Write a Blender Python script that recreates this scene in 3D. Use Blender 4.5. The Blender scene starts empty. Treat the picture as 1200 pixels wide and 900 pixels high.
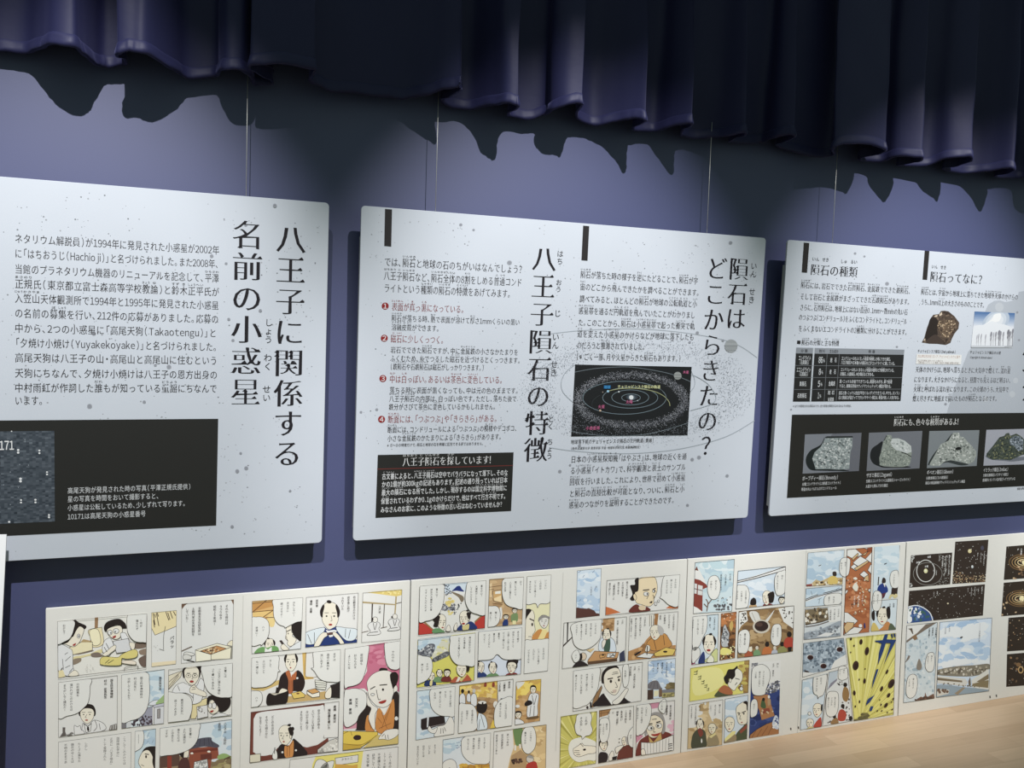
import bpy, bmesh, math, random
from mathutils import Vector, Matrix
random.seed(7)
S = bpy.context.scene
COL = S.collection

# ------------------------------------------------------------------ camera
F, YAW, PITCH, ROLL = 1021.9, 0.3700, -0.0671, 0.0325
CAM = Vector((-0.007, -2.2234, 1.2822))
fw = Vector((math.sin(YAW)*math.cos(PITCH), math.cos(YAW)*math.cos(PITCH), math.sin(PITCH)))
ri = Vector((math.cos(YAW), -math.sin(YAW), 0)); up = ri.cross(fw)
RI = math.cos(ROLL)*ri + math.sin(ROLL)*up
UP = -math.sin(ROLL)*ri + math.cos(ROLL)*up
cd = bpy.data.cameras.new('camera'); cam = bpy.data.objects.new('camera', cd); COL.objects.link(cam)
cd.sensor_fit = 'HORIZONTAL'; cd.sensor_width = 36; cd.lens = 36*F/1200; cd.clip_start = 0.02
cam.matrix_world = Matrix(((RI.x, UP.x, -fw.x, CAM.x), (RI.y, UP.y, -fw.y, CAM.y), (RI.z, UP.z, -fw.z, CAM.z), (0, 0, 0, 1)))
S.camera = cam

# ------------------------------------------------------------------ light
S.view_settings.view_transform = 'Standard'
S.view_settings.look = 'None'
S.view_settings.exposure = 0.0
S.view_settings.gamma = 1.0
S.view_settings.use_curve_mapping = False
w = bpy.data.worlds.new('world'); S.world = w; w.use_nodes = True
w.node_tree.nodes['Background'].inputs[0].default_value = (0.74, 1.0, 0.92, 1)
w.node_tree.nodes['Background'].inputs[1].default_value = 0.24
# ceiling track spotlights aimed at the wall
TRACK_Y, TRACK_Z = -1.90, 3.30
SPOTS = [(-1.58, 640), (-0.26, 640), (0.98, 640), (2.27, 655), (3.60, 720)]
for x, p in SPOTS:
    ld = bpy.data.lights.new('track_spot', 'SPOT'); lo = bpy.data.objects.new('track_spot', ld); COL.objects.link(lo)
    ld.energy = p*0.77; ld.color = (1.0, 0.985, 1.0); ld.shadow_soft_size = 0.012
    ld.spot_size = math.radians(33.6); ld.spot_blend = 0.8
    lo.location = (x, TRACK_Y, TRACK_Z)
    d = Vector((x, 0, 0.97)) - Vector(lo.location)
    lo.rotation_euler = d.to_track_quat('-Z', 'Y').to_euler()

# ------------------------------------------------------------------ materials
def lin(c):
    c = c/255.0
    return c/12.92 if c <= 0.04045 else ((c+0.055)/1.055)**2.4
def rgb(c): return tuple(lin(x) for x in c)
def mat(name, col=None, rough=0.5, spec=0.5):
    m = bpy.data.materials.new(name); m.use_nodes = True
    b = m.node_tree.nodes['Principled BSDF']
    if col: b.inputs['Base Color'].default_value = (*col, 1)
    b.inputs['Roughness'].default_value = rough; b.inputs['Specular IOR Level'].default_value = spec
    return m, b, m.node_tree
def node(nt, t, **kw):
    n = nt.nodes.new(t)
    for k, v in kw.items():
        if k in n.inputs: n.inputs[k].default_value = v
        else: setattr(n, k, v)
    return n
INK, b, nt = mat('printed_ink', None, 0.55, 0.25)
a = node(nt, 'ShaderNodeVertexColor', layer_name='Col'); nt.links.new(a.outputs[0], b.inputs['Base Color'])
PANEL_W = (0.515, 0.55, 0.605)
PAPER_W = (0.80, 0.785, 0.735)
M_PANEL, b, nt = mat('satin_panel_face', PANEL_W, 0.48, 0.6)
tc = node(nt, 'ShaderNodeTexCoord'); nz = node(nt, 'ShaderNodeTexNoise', Scale=5.0, Detail=3.0)
mx = node(nt, 'ShaderNodeMix', data_type='RGBA'); mx.inputs['A'].default_value = (*[c*0.96 for c in PANEL_W], 1); mx.inputs['B'].default_value = (*[min(1, c*1.03) for c in PANEL_W], 1)
nt.links.new(tc.outputs['Object'], nz.inputs['Vector']); nt.links.new(nz.outputs['Fac'], mx.inputs['Factor']); nt.links.new(mx.outputs['Result'], b.inputs['Base Color'])
M_PAPER, b, nt = mat('comic_board_paper', PAPER_W, 0.6, 0.3)
tc = node(nt, 'ShaderNodeTexCoord'); nz = node(nt, 'ShaderNodeTexNoise', Scale=90.0, Detail=2.0)
mx = node(nt, 'ShaderNodeMix', data_type='RGBA'); mx.inputs['A'].default_value = (*[c*0.98 for c in PAPER_W], 1); mx.inputs['B'].default_value = (*[c*1.02 for c in PAPER_W], 1)
nt.links.new(tc.outputs['Object'], nz.inputs['Vector']); nt.links.new(nz.outputs['Fac'], mx.inputs['Factor']); nt.links.new(mx.outputs['Result'], b.inputs['Base Color'])
M_FOAM, _, _ = mat('white_foam_edge', (0.86, 0.86, 0.87), 0.5)
M_BACK, _, _ = mat('grey_backing', (0.42, 0.43, 0.42), 0.5)
M_STEEL, b, _ = mat('steel_wire', (0.62, 0.61, 0.58), 0.4); b.inputs['Metallic'].default_value = 0.6
# painted wall: flat greyish violet with faint roller mottling
M_WALL, b, nt = mat('violet_grey_wall_paint', (0.058, 0.068, 0.157), 0.5, 0.78)
tc = node(nt, 'ShaderNodeTexCoord'); nz = node(nt, 'ShaderNodeTexNoise', Scale=3.0, Detail=5.0)
mx = node(nt, 'ShaderNodeMix', data_type='RGBA'); mx.inputs['A'].default_value = (0.055, 0.064, 0.148, 1); mx.inputs['B'].default_value = (0.062, 0.072, 0.166, 1)
nt.links.new(tc.outputs['Object'], nz.inputs['Vector']); nt.links.new(nz.outputs['Fac'], mx.inputs['Factor']); nt.links.new(mx.outputs['Result'], b.inputs['Base Color'])
nf = node(nt, 'ShaderNodeTexNoise', Scale=400.0, Detail=2.0); bp = node(nt, 'ShaderNodeBump', Strength=0.05, Distance=0.002)
nt.links.new(tc.outputs['Object'], nf.inputs['Vector']); nt.links.new(nf.outputs['Fac'], bp.inputs['Height']); nt.links.new(bp.outputs[0], b.inputs['Normal'])
# laminated maple floor
M_WOOD, b, nt = mat('laminated_maple', (0.5, 0.35, 0.2), 0.42, 0.3)
tc = node(nt, 'ShaderNodeTexCoord')
br = node(nt, 'ShaderNodeTexBrick', Scale=1.0); br.offset = 0.37; br.offset_frequency = 2
br.inputs['Color1'].default_value = (0.66, 0.49, 0.335, 1); br.inputs['Color2'].default_value = (0.53, 0.375, 0.245, 1); br.inputs['Mortar'].default_value = (0.52, 0.37, 0.25, 1)
for k, v in (('Mortar Size', 0.0006), ('Mortar Smooth', 0.3), ('Bias', -0.1), ('Brick Width', 0.42), ('Row Height', 0.062)): br.inputs[k].default_value = v
mp = node(nt, 'ShaderNodeMapping'); mp.inputs['Scale'].default_value = (2.0, 38.0, 1.0)
gn = node(nt, 'ShaderNodeTexNoise', Scale=3.0, Detail=6.0, Distortion=0.4)
cr_ = node(nt, 'ShaderNodeValToRGB'); cr_.color_ramp.elements[0].color = (0.86, 0.84, 0.80, 1); cr_.color_ramp.elements[1].color = (1.08, 1.06, 1.04, 1)
mm = node(nt, 'ShaderNodeMix', data_type='RGBA', blend_type='MULTIPLY'); mm.inputs['Factor'].default_value = 1
nt.links.new(tc.outputs['Object'], br.inputs['Vector']); nt.links.new(tc.outputs['Object'], mp.inputs['Vector']); nt.links.new(mp.outputs[0], gn.inputs['Vector'])
nt.links.new(gn.outputs['Fac'], cr_.inputs['Fac']); nt.links.new(br.outputs['Color'], mm.inputs['A']); nt.links.new(cr_.outputs['Color'], mm.inputs['B']); nt.links.new(mm.outputs['Result'], b.inputs['Base Color'])
# satin curtain
M_CURT, b, nt = mat('navy_satin', (0.0165, 0.0175, 0.061), 0.56, 0.3)
b.inputs['Sheen Weight'].default_value = 0.16; b.inputs['Sheen Roughness'].default_value = 0.4; b.inputs['Sheen Tint'].default_value = (0.40, 0.42, 0.85, 1)
tc = node(nt, 'ShaderNodeTexCoord'); nf = node(nt, 'ShaderNodeTexNoise', Scale=60.0, Detail=3.0); bp = node(nt, 'ShaderNodeBump', Strength=0.06, Distance=0.004)
nt.links.new(tc.outputs['Object'], nf.inputs['Vector']); nt.links.new(nf.outputs['Fac'], bp.inputs['Height']); nt.links.new(bp.outputs[0], b.inputs['Normal'])

# ------------------------------------------------------------------ helpers
def link(o, parent=None):
    COL.objects.link(o)
    if parent: o.parent = parent
    return o
def thing(name, loc, label, cat, group=None):
    o = bpy.data.objects.new(name, None); o.empty_display_size = 0.05; COL.objects.link(o); o.location = loc
    o['label'] = label; o['category'] = cat
    if group: o['group'] = group
    return o
def root_loc(o):
    p = Vector((0, 0, 0))
    while o: p = p + Vector(o.location); o = o.parent
    return p
def mesh_obj(name, verts, faces, m, parent=None, smooth=False, cols=None):
    """one mesh object from world-space vertices (stored relative to its parent)"""
    off = root_loc(parent)
    me = bpy.data.meshes.new(name)
    me.from_pydata([tuple(Vector(v)-off) for v in verts], [], faces)
    for mm_ in (m if isinstance(m, (list, tuple)) else [m]): me.materials.append(mm_)
    if smooth: me.polygons.foreach_set('use_smooth', [True]*len(me.polygons))
    if cols is not None:
        at_ = me.color_attributes.new('Col', 'FLOAT_COLOR', 'CORNER')
        buf = []
        for f, c in zip(faces, cols): buf.extend((c[0], c[1], c[2], 1.0)*len(f))
        at_.data.foreach_set('color', buf)
    me.update()
    return link(bpy.data.objects.new(name, me), parent)
def box_vf(x0, x1, y0, y1, z0, z1):
    v = [(x, y, z) for x in (x0, x1) for y in (y0, y1) for z in (z0, z1)]
    f = [(0, 1, 3, 2), (4, 6, 7, 5), (0, 4, 5, 1), (2, 3, 7, 6), (0, 2, 6, 4), (1, 5, 7, 3)]
    return v, f
def ray(px, py): return fw + RI*((px-600)/F) - UP*((py-450)/F)
def on_y(px, py, y):
    d = ray(px, py); return CAM + d*((y-CAM.y)/d.y)

class Plane:
    """a flat sheet in the world: origin, U to the right, D downwards, N towards the viewer"""
    def __init__(s, org, U, D):
        s.o = Vector(org); s.U = Vector(U).normalized(); s.D = Vector(D).normalized(); s.N = s.D.cross(s.U).normalized()
        if s.N.y > 0: s.N = -s.N
    def at(s, px, py):
        d = ray(px, py); t = (s.o-CAM).dot(s.N)/d.dot(s.N); p = CAM + d*t - s.o
        return (p.dot(s.U), p.dot(s.D))
    def pt(s, u, v, h=0.0): return s.o + s.U*u + s.D*v + s.N*h
    def px(s, u, v):
        d = s.pt(u, v)-CAM; k = d.dot(fw)
        return (600+F*d.dot(RI)/k, 450-F*d.dot(UP)/k)
    def u_at(s, x, v, y):
        for _ in range(4):
            u = s.at(x, y)[0]; y = s.px(u, v)[1]
        return u
    def v_at(s, u, y, x):
        for _ in range(4):
            v = s.at(x, y)[1]; x = s.px(u, v)[0]
        return v

def slab(name, pl, u0, u1, v0, v1, th, rad, m, parent, bev=0.0008, front=0.0):
    """sheet with rounded corners, real thickness and a softened rim, lying behind the plane"""
    pts = []
    for cu, cv, a0 in ((u1-rad, v0+rad, -90), (u1-rad, v1-rad, 0), (u0+rad, v1-rad, 90), (u0+rad, v0+rad, 180)):
        n = 6 if rad > 0.001 else 1
        for i in range(n+1):
            an = math.radians(a0+90*i/n); pts.append((cu+rad*math.cos(an), cv+rad*math.sin(an), math.cos(an), math.sin(an)))
    n = len(pts); vs = []
    for ins, h in ((bev, front), (0, front-bev), (0, front-th)):
        for (u, v, cx, cy) in pts: vs.append(pl.pt(u-cx*ins, v-cy*ins, h))
    fs = [tuple(range(n)), tuple(range(3*n-1, 2*n-1, -1))]
    for r in (0, 1):
        for i in range(n): j = (i+1) % n; fs.append((r*n+i, r*n+n+i, r*n+n+j, r*n+j))
    return mesh_obj(name, vs, fs, m, parent)

# ---- lettering: outlines of Blender's own font, thinned to a brush-serif look for headings
_fc = bpy.data.curves.new('glyph_source', 'FONT'); _fo = bpy.data.objects.new('glyph_source', _fc); COL.objects.link(_fo)
_fc.resolution_u = 3
_cache = {}
def kind(ch):
    o = ord(ch)
    if 0x3041 <= o <= 0x309f: return 'h'
    if 0x30a0 <= o <= 0x30ff: return 'k'
    if o < 0x250: return 'a'
    return 'c'
def glyph(ch, style='g'):
    k = (ch, style)
    if k in _cache: return _cache[k]
    _fc.body = chr(ord(ch)+0xFEE0) if 0x20 < ord(ch) < 0x7f else ch
    dg = bpy.context.evaluated_depsgraph_get(); dg.update()
    ev = _fo.evaluated_get(dg); me = ev.to_mesh()
    vs = [[v.co.x, v.co.y] for v in me.vertices]; fs = [tuple(p.vertices) for p in me.polygons]
    ev.to_mesh_clear()
    if vs and style != 'g':
        cnt = {}
        for f in fs:
            for i in range(len(f)):
                e = (f[i], f[(i+1) % len(f)]); cnt.setdefault(tuple(sorted(e)), []).append((e, f))
        nrm = [[0.0, 0.0] for _ in vs]; ends = []
        for key, L in cnt.items():
            if len(L) != 1: continue
            (a_, b_), f = L[0]
            ax, ay = vs[a_]; bx, by = vs[b_]
            cx = sum(vs[i][0] for i in f)/len(f); cy = sum(vs[i][1] for i in f)/len(f)
            ln = math.hypot(bx-ax, by-ay) or 1e-9
            nx, ny = (by-ay)/ln, -(bx-ax)/ln
            if (cx-(ax+bx)/2)*nx + (cy-(ay+by)/2)*ny > 0: nx, ny = -nx, -ny
            for i in (a_, b_): nrm[i][0] += nx*ln; nrm[i][1] += ny*ln
            if nx > 0.97 and 0.05 < ln < 0.085: ends.append((max(ax, bx), min(ay, by), max(ay, by)))
        dx, dy = {'m': (0.003, -0.0175), 'M': (0.017, -0.0235), 'b': (0.016, 0.012)}[style]
        if style in 'mM' and (kind(ch) in 'hk' or ch in '?!?!'): dx, dy = dx*0.75, -0.0155
        if ch in '?!?!': dx, dy = 0.006, -0.004
        for i, (nx, ny) in enumerate(nrm):
            ln = math.hypot(nx, ny)
            if ln > 1e-9: vs[i][0] += nx/ln*dx; vs[i][1] += ny/ln*dy
        if style in 'mM' and kind(ch) == 'c':
            for x, y0, y1 in ends:
                ym = y1+dy
                n = len(vs); vs += [[x+dx+0.012, ym-0.014], [x-0.15, ym-0.004], [x-0.04, ym+0.078]]; fs.append((n, n+1, n+2))
    wd = (max(v[0] for v in vs)-min(v[0] for v in vs)+0.1) if vs else 0.35
    r = (vs, fs, wd); _cache[k] = r
    return r
OPEN_, CLOSE_ = '「((『', '」))』'
def width(ch):
    if ch in OPEN_ or ch in CLOSE_: return 0.6
    if ch in '、。,.・': return 0.62
    if ch == ' ': return 0.35
    if ch == ' ': return 1.0
    if ch.isdigit() and ord(ch) < 128: return 0.58
    if kind(ch) == 'a': return min(0.98, glyph(ch)[2])
    return 1.0
def parse(t):
    """'[漢字|かんじ]' marks a reading printed above the characters"""
    out, ruby, i = [], [], 0
    while i < len(t):
        if t[i] == '[':
            j = t.index(']', i); base, rd = t[i+1:j].split('|'); ruby.append((len(out), len(out)+len(base), rd)); out += list(base); i = j+1
        else: out.append(t[i]); i += 1
    return out, ruby

class Ink:
    """flat print collected as one mesh on a plane; every mark lies a hair above the one before"""
    def __init__(s, pl, white, h=0.0003, sat=1.0):
        s.pl = pl; s.sat = sat; s.v = []; s.f = []; s.c = []; s.h = h; s.m = 0; s.clip = None; s.T = (0, 0, 1); s.white = white
    def k(s, c):
        if s.sat != 1.0: g = 0.3*c[0]+0.59*c[1]+0.11*c[2]; c = [max(0, min(255, g+(q-g)*s.sat)) for q in c]
        r = rgb(c); return tuple(min(0.95, r[i]*s.white[i]) for i in range(3))
    def X(s, x, y): return (s.T[0]+x/s.T[2], s.T[1]+y/s.T[2])
    def up(s):
        s.h += 2.2e-5 if s.m < 2 else (6e-5 if s.m < 12 else 1.6e-4); s.m = 0
    def add_uv(s, uv, col, dh=0.0):
        if len(uv) < 3: return
        n = len(s.v); s.v += [s.pl.pt(u, v, s.h+dh) for u, v in uv]; s.f.append(tuple(range(n, n+len(uv)))); s.c.append(col)
    def add_px(s, pts, col):
        if s.clip: pts = clip_poly(pts, s.clip)
        if len(pts) >= 3: s.m += 1; s.add_uv([s.pl.at(*p) for p in pts], col, (s.m % 60)*2.5e-6)
    def poly(s, col, pts, up=True):
        if up: s.up()
        s.add_px([s.X(*p) for p in P(pts)], s.k(col))
    def smooth(s, col, pts, n=5): s.up(); s.add_px([s.X(*p) for p in crom(P(pts), n, True)], s.k(col))
    def ell(s, col, x, y, rx, ry=None, rot=0, n=20, up=True):
        if up: s.up()
        ry = rx if ry is None else ry; c, q = math.cos(math.radians(rot)), math.sin(math.radians(rot))
        s.add_px([s.X(x+rx*math.cos(t)*c-ry*math.sin(t)*q, y+rx*math.cos(t)*q+ry*math.sin(t)*c) for t in [2*math.pi*i/n for i in range(n)]], s.k(col))
    def line(s, w, pts, col=(45, 38, 34), sm=False, closed=False, up=True):
        if up: s.up()
        pts = P(pts)
        if sm: pts = crom(pts, 5, closed)
        q = [s.X(*p) for p in pts]
        if closed: q = q+[q[0]]
        hw = w/s.T[2]/2; col = s.k(col)
        for (x0, y0), (x1, y1) in zip(q, q[1:]):
            L = math.hypot(x1-x0, y1-y0)
            if L < 1e-6: continue
            ex, ey = (x1-x0)/L*hw*0.4, (y1-y0)/L*hw*0.4; nx, ny = -(y1-y0)/L*hw, (x1-x0)/L*hw
            s.add_px([(x0+nx-ex, y0+ny-ey), (x1+nx+ex, y1+ny+ey), (x1-nx+ex, y1-ny+ey), (x0-nx-ex, y0-ny-ey)], col)
    def arc(s, w, x, y, rx, ry, a0, a1, col, n=40):
        s.line(w, [(x+rx*math.cos(math.radians(a0+(a1-a0)*i/n)), y+ry*math.sin(math.radians(a0+(a1-a0)*i/n))) for i in range(n+1)], col)
    def ch(s, ch, u, v, sx, sy, style, col, rot=False):
        """one character centred on u, v"""
        vs, fs, wd = glyph(ch, style)
        if not vs: return
        cx = (min(q[0] for q in vs)+max(q[0] for q in vs))/2 if kind(ch) == 'a' else 0.5
        n = len(s.v); pl = s.pl
        for x, y in vs:
            x -= cx; y -= 0.37
            if rot: x, y = y, -x
            s.v.append(pl.pt(u+x*sx, v-y*sy, s.h))
        for f in fs: s.f.append(tuple(i+n for i in f)); s.c.append(col)
    def row(s, t, x0, y0, x1, style='m', col=(58, 54, 56), sz=None, rub=0.36, fill=0.97):
        """horizontal line from the left end (x0, y0) to the right end x1"""
        s.up(); col = s.k(col)
        x0, y0 = s.X(x0, y0); x1 = s.X(x1, 0)[0]
        u0, v = s.pl.at(x0, y0); u1 = s.pl.u_at(x1, v, y0)
        chs, ruby = parse(t); ws = [width(c) for c in chs]; p = (u1-u0)/sum(ws); u = u0; pos = []
        hy = p*fill if sz is None else sz
        for c, w_ in zip(chs, ws):
            sh = 0.0
            if c in OPEN_: sh = -0.2
            elif c in CLOSE_ or c in '、。,': sh = 0.2
            if c in '((' or c in '))': sh = 0
            cc = c
            s.ch(cc, u+(w_/2+sh)*p, v, p*fill, hy, style, col)
            pos.append((u, u+w_*p)); u += w_*p
        for a_, b_, rd in ruby:
            c0, c1 = pos[a_][0], pos[b_-1][1]; n = len(rd); q = min((c1-c0)/n, p*0.5)
            for i, r in enumerate(rd): s.ch(r, (c0+c1)/2+(i-(n-1)/2)*q, v-hy*0.66, q*0.95, p*rub, 'g', col)
    def colm(s, t, x, y0, y1, style='M', col=(36, 33, 38), sx=None, fill=0.97):
        """vertical line of characters centred on x, from y0 (top) to y1 (bottom)"""
        s.up(); col = s.k(col)
        x, y0 = s.X(x, y0); y1 = s.X(0, y1)[1]
        u, v0 = s.pl.at(x, y0); v1 = s.pl.v_at(u, y1, x); p = (v1-v0)/len(t)
        for i, c in enumerate(t):
            s.ch(c, u+(0.28*p if c in '、。' else 0), v0+(i+0.5)*p-(0.28*p if c in '、。' else 0), (sx or p*fill), p*fill, style, col, rot=c in 'ー…―〜「」')
    def vt(s, t, x, y, sz, gap=1.45, style='g', col=(52, 47, 45), ay=1.0):
        """several vertical columns, the first at x, following ones to its left; sz = character size"""
        for c in t.split('|'):
            if c.strip(): s.colm(c, x, y, y+sz*ay*len(c), style, col)
            x -= sz*gap; y += sz*0.09*gap
    def build(s, name, parent):
        if not s.f: return None
        return mesh_obj(name, s.v, s.f, INK, parent, cols=s.c)

def P(t):
    if isinstance(t, str): return [tuple(float(q) for q in p.split(',')) for p in t.split()]
    return list(t)
def crom(p, n, closed):
    out = []; N = len(p)
    for i in range(N if closed else N-1):
        if closed: a_, b_, c_, d_ = p[i-1], p[i], p[(i+1) % N], p[(i+2) % N]
        else: a_, b_, c_, d_ = p[max(i-1, 0)], p[i], p[i+1], p[min(i+2, N-1)]
        for j in range(n):
            t = j/n
            out.append(tuple(0.5*(2*b_[m] + (c_[m]-a_[m])*t + (2*a_[m]-5*b_[m]+4*c_[m]-d_[m])*t*t + (3*b_[m]-a_[m]-3*c_[m]+d_[m])*t**3) for m in range(len(b_))))
    if not closed: out.append(p[-1])
    return out
def clip_poly(pts, quad):
    n = len(quad); ar = sum(quad[i][0]*quad[(i+1) % n][1]-quad[(i+1) % n][0]*quad[i][1] for i in range(n))
    sg = 1 if ar > 0 else -1
    for i in range(n):
        (ax, ay), (bx, by) = quad[i], quad[(i+1) % n]
        dist = lambda p: sg*((bx-ax)*(p[1]-ay)-(by-ay)*(p[0]-ax))
        out = []
        for j in range(len(pts)):
            p, q = pts[j-1], pts[j]; dp, dq = dist(p), dist(q)
            if (dp >= 0) != (dq >= 0):
                t = dp/(dp-dq); out.append((p[0]+(q[0]-p[0])*t, p[1]+(q[1]-p[1])*t))
            if dq >= 0: out.append(q)
        pts = out
        if len(pts) < 3: return []
    return pts

# ------------------------------------------------------------------ setting
v, f = box_vf(-4.5, 7.5, 0.0, 0.12, -0.1, 4.0)
o = mesh_obj('wall_back', v, f, M_WALL); o['kind'] = 'structure'
v, f = box_vf(-4.5, 7.5, -6.0, 0.0, -0.08, 0.0)
o = mesh_obj('floor', v, f, M_WOOD); o['kind'] = 'structure'

# ------------------------------------------------------------------ valance curtain
def curtain():
    tr = P('-60,45,.2 -30,58,0 0,60,.05 32,62,.1 48,57,.5 62,52,.9 85,55,1 95,62,.8 104,70,.5 117,78,.1 132,78,.05 148,75,.15 145,68,.5 138,66,.85 142,62,.95 155,60,1 172,64,1 200,80,.5 219,91,.1 252,90,.1 258,84,.5 266,81,.8 283,83,.8 293,90,.5 298,99,.2 318,99,.1 318,94,.3 303,86,.7 293,80,.9 300,76,1 330,75,1 366,81,1 367,85,.95 362,94,.6 370,99,.45 390,107,.3 425,110,.25 455,114,.2 475,115.5,.2 500,111,.5 520,105,.8 538,102,1 539,105,1 528,112,.6 516,117,.25 530,126,.05 550,128,.05 575,124,.5 592,121,.9 605,123,1 606,126,.95 596,132,.4 597,136,.1 618,140,.05 638,135,.2 647,130,.6 663,123,.9 680,121,1 681,124,.95 676,130,.5 676,138,.2 693,147,.05 715,144,.3 738,139,.7 754,140,1 755,143,.95 745,147,.4 742,152,.1 765,154.5,.05 785,149,.5 808,144,1 809,147,.95 800,152,.4 798,159,.1 815,162,.05 840,161,.35 870,156,1 871,159,.95 858,163,.4 856,167,.1 890,167.5,.05 908,161,.6 928,158,1 929,162,.95 915,167,.4 910,171,.1 940,181,.05 965,184,.15 978,181,.45 976,176,.85 984,170,1 1010,168,1 1034,174,1 1036,178,.95 1022,182,.4 1005,187,.1 1030,190,.15 1050,184,.6 1077,184,1 1079,188,.95 1068,191,.4 1050,194,.1 1085,194,.2 1112,185,.7 1136,184,1 1137,189,.95 1122,194,.4 1104,198,.1 1133,203,.1 1160,200,.5 1185,197,1 1187,201,.95 1175,204,.4 1166,207,.1 1195,209,.1 1225,203,.9 1245,203,1 1240,212,.3 1280,214,.1')
    hem = []
    for px, py, k in tr:
        p = on_y(px, py, -(0.028+0.105*k)); hem.append((p.x, p.y, p.z))
    # the valance goes on in both directions with the same pleats
    zl, zr = hem[0][2], hem[-1][2]; pat = ((0.02, .1), (0.05, .25), (0.085, .7), (0.125, 1), (0.128, .95), (0.108, .4), (0.098, .1))
    x = hem[-1][0]
    while x < 5.6: hem += [(x+dx, -(0.028+0.105*k), zr-0.012*k) for dx, k in pat]; x += 0.118+0.02*math.sin(x*9)
    x = hem[0][0]; left = []
    while x > -2.8: x -= 0.165+0.03*math.sin(x*7); left = [(x+0.01, -0.03, zl), (x+0.05, -0.06, zl), (x+0.08, -0.12, zl-0.01), (x+0.12, -0.13, zl-0.012), (x+0.145, -0.06, zl)]+left
    hem = left+hem
    hem = crom(hem, 5, False)
    root = thing('valance_curtain', (1.0, -0.08, 1.85), 'dark navy satin pleated valance curtain hanging along the top of the wall', 'curtain')
    N = len(hem); rows = [0, 0.012, 0.03, 0.06, 0.1, 0.15, 0.2, 0.27, 0.35, 0.45, 0.6, 0.8, 1.0]
    vs, fs = [], []
    for r, dz in enumerate(rows):
        for i, (x, y, z) in enumerate(hem):
            t = min(1, dz/0.4); yy = -0.08+(y+0.08)*(1-0.25*t)
            wob = 0.004*math.sin(x*31+dz*17)*math.sin(dz*9+i*0.13)
            zz = z+dz*(1+0*t)
            vs.append((x+0.006*math.sin(i*0.21+dz*5)*min(1, dz*3), yy+wob*min(1, dz*6), zz))
    for r in range(len(rows)-1):
        for i in range(N-1): fs.append((r*N+i, r*N+i+1, (r+1)*N+i+1, (r+1)*N+i))
    o = mesh_obj('curtain_fabric', vs, fs, M_CURT, root, True)
    # turned-up hem: a slightly puffed band with small gathers
    hv, hf = [], []; prof = [(0.0275, -0.0024), (0.0260, 0.0002), (0.0250, 0.0018), (0.018, 0.0034), (0.010, 0.0056), (0.004, 0.0064), (-0.0008, 0.0046), (-0.0016, 0.0012), (-0.0008, -0.0016)]
    for j, (dz, out) in enumerate(prof):
        for i, (x, y, z) in enumerate(hem):
            a_, c_ = hem[max(i-1, 0)], hem[min(i+1, N-1)]; tx, ty = c_[0]-a_[0], c_[1]-a_[1]; L = math.hypot(tx, ty) or 1
            nx, ny = ty/L, -tx/L
            g = 1+(0.32*math.sin(i*1.7+math.sin(i*0.6)*2)+0.2*math.sin(i*0.77+j))*(1 if j < 5 else 0.5)
            hv.append((x+nx*out*g, y+ny*out*g, z+dz+0.0012*math.sin(i*0.9)+0.0004*math.sin(i*2.1+1.0)*(j > 3)))
    for j in range(len(prof)-1):
        for i in range(N-1): hf.append((j*N+i, (j+1)*N+i, (j+1)*N+i+1, j*N+i+1))
    mesh_obj('hem_band', hv, hf, M_CURT, root, True)
curtain()
# ------------------------------------------------------------------ hung exhibit panels
PT, PY, PD = 1.5637, -0.066, (0, 0.0235, -1)
GREY = (66, 62, 66); RED = (150, 58, 58); BOX = (44, 44, 42)
PWH = [PANEL_W[i]/lin((222, 228, 238)[i]) for i in range(3)]
def panel(x0, label):
    root = thing('exhibit_panel', (x0+0.6, PY, PT-0.841), label, 'panel', 'hanging exhibit panels')
    pl = Plane((x0, PY, PT), (1, 0, 0), PD)
    slab('panel_face', pl, 0, 1.2012, 0, 0.841, 0.006, 0.010, M_PANEL, root)
    slab('backing_board', pl, 0.0005, 1.2007, 0.074, 0.811, 0.010, 0.002, M_BACK, root, front=-0.0062)
    return root, pl
def specks(pl, root, seed, n, holes, extra):
    r = random.Random(seed); k = Ink(pl, PWH, 0.00015)
    for _ in range(n):
        cu, cv = r.uniform(0.02, 1.18), r.uniform(0.02, 0.82)
        for j in range(r.choice((1, 1, 1, 2, 3))):
            u, v = cu+r.gauss(0, 0.012)*(j > 0), cv+r.gauss(0, 0.012)*(j > 0); rad = r.choice((0.0008, 0.0010, 0.0012, 0.0015, 0.0020))
            if not (0.006 < u < 1.19 and 0.006 < v < 0.83): continue
            if any(a_ < u < b_ and c_ < v < d_ for a_, b_, c_, d_ in holes): continue
            g = r.choice((140, 158, 172, 184)); k.add_uv([(u+rad*math.cos(t), v+rad*0.9*math.sin(t)) for t in (0, 1.05, 2.1, 3.14, 4.19, 5.24)], k.k((g, g+3, g+9)))
    for x, y, rr in extra:
        k.up(); k.ell((176, 180, 188), x, y, rr*1.0, rr*0.95, n=14); k.ell((158, 161, 170), x, y, rr*0.72, rr*0.68, n=12)
    k.build('speckle_print', root)['kind'] = 'stuff'
def dust(k, r, n, cx, cy, rx0, ry0, rx1, ry1, cols, s0, s1, quad=None, pow_=1.0):
    for _ in range(n):
        a_ = r.uniform(0, 2*math.pi); t = (r.random()+r.random())/2
        x = cx+(rx0+(rx1-rx0)*t)*math.cos(a_); y = cy+(ry0+(ry1-ry0)*t)*math.sin(a_); s_ = r.uniform(s0, s1)
        p = [(x-s_, y), (x, y-s_), (x+s_, y), (x, y+s_)]
        k.clip = quad; k.add_px([k.X(*q) for q in p], k.k(r.choice(cols)))
    k.clip = None

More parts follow.
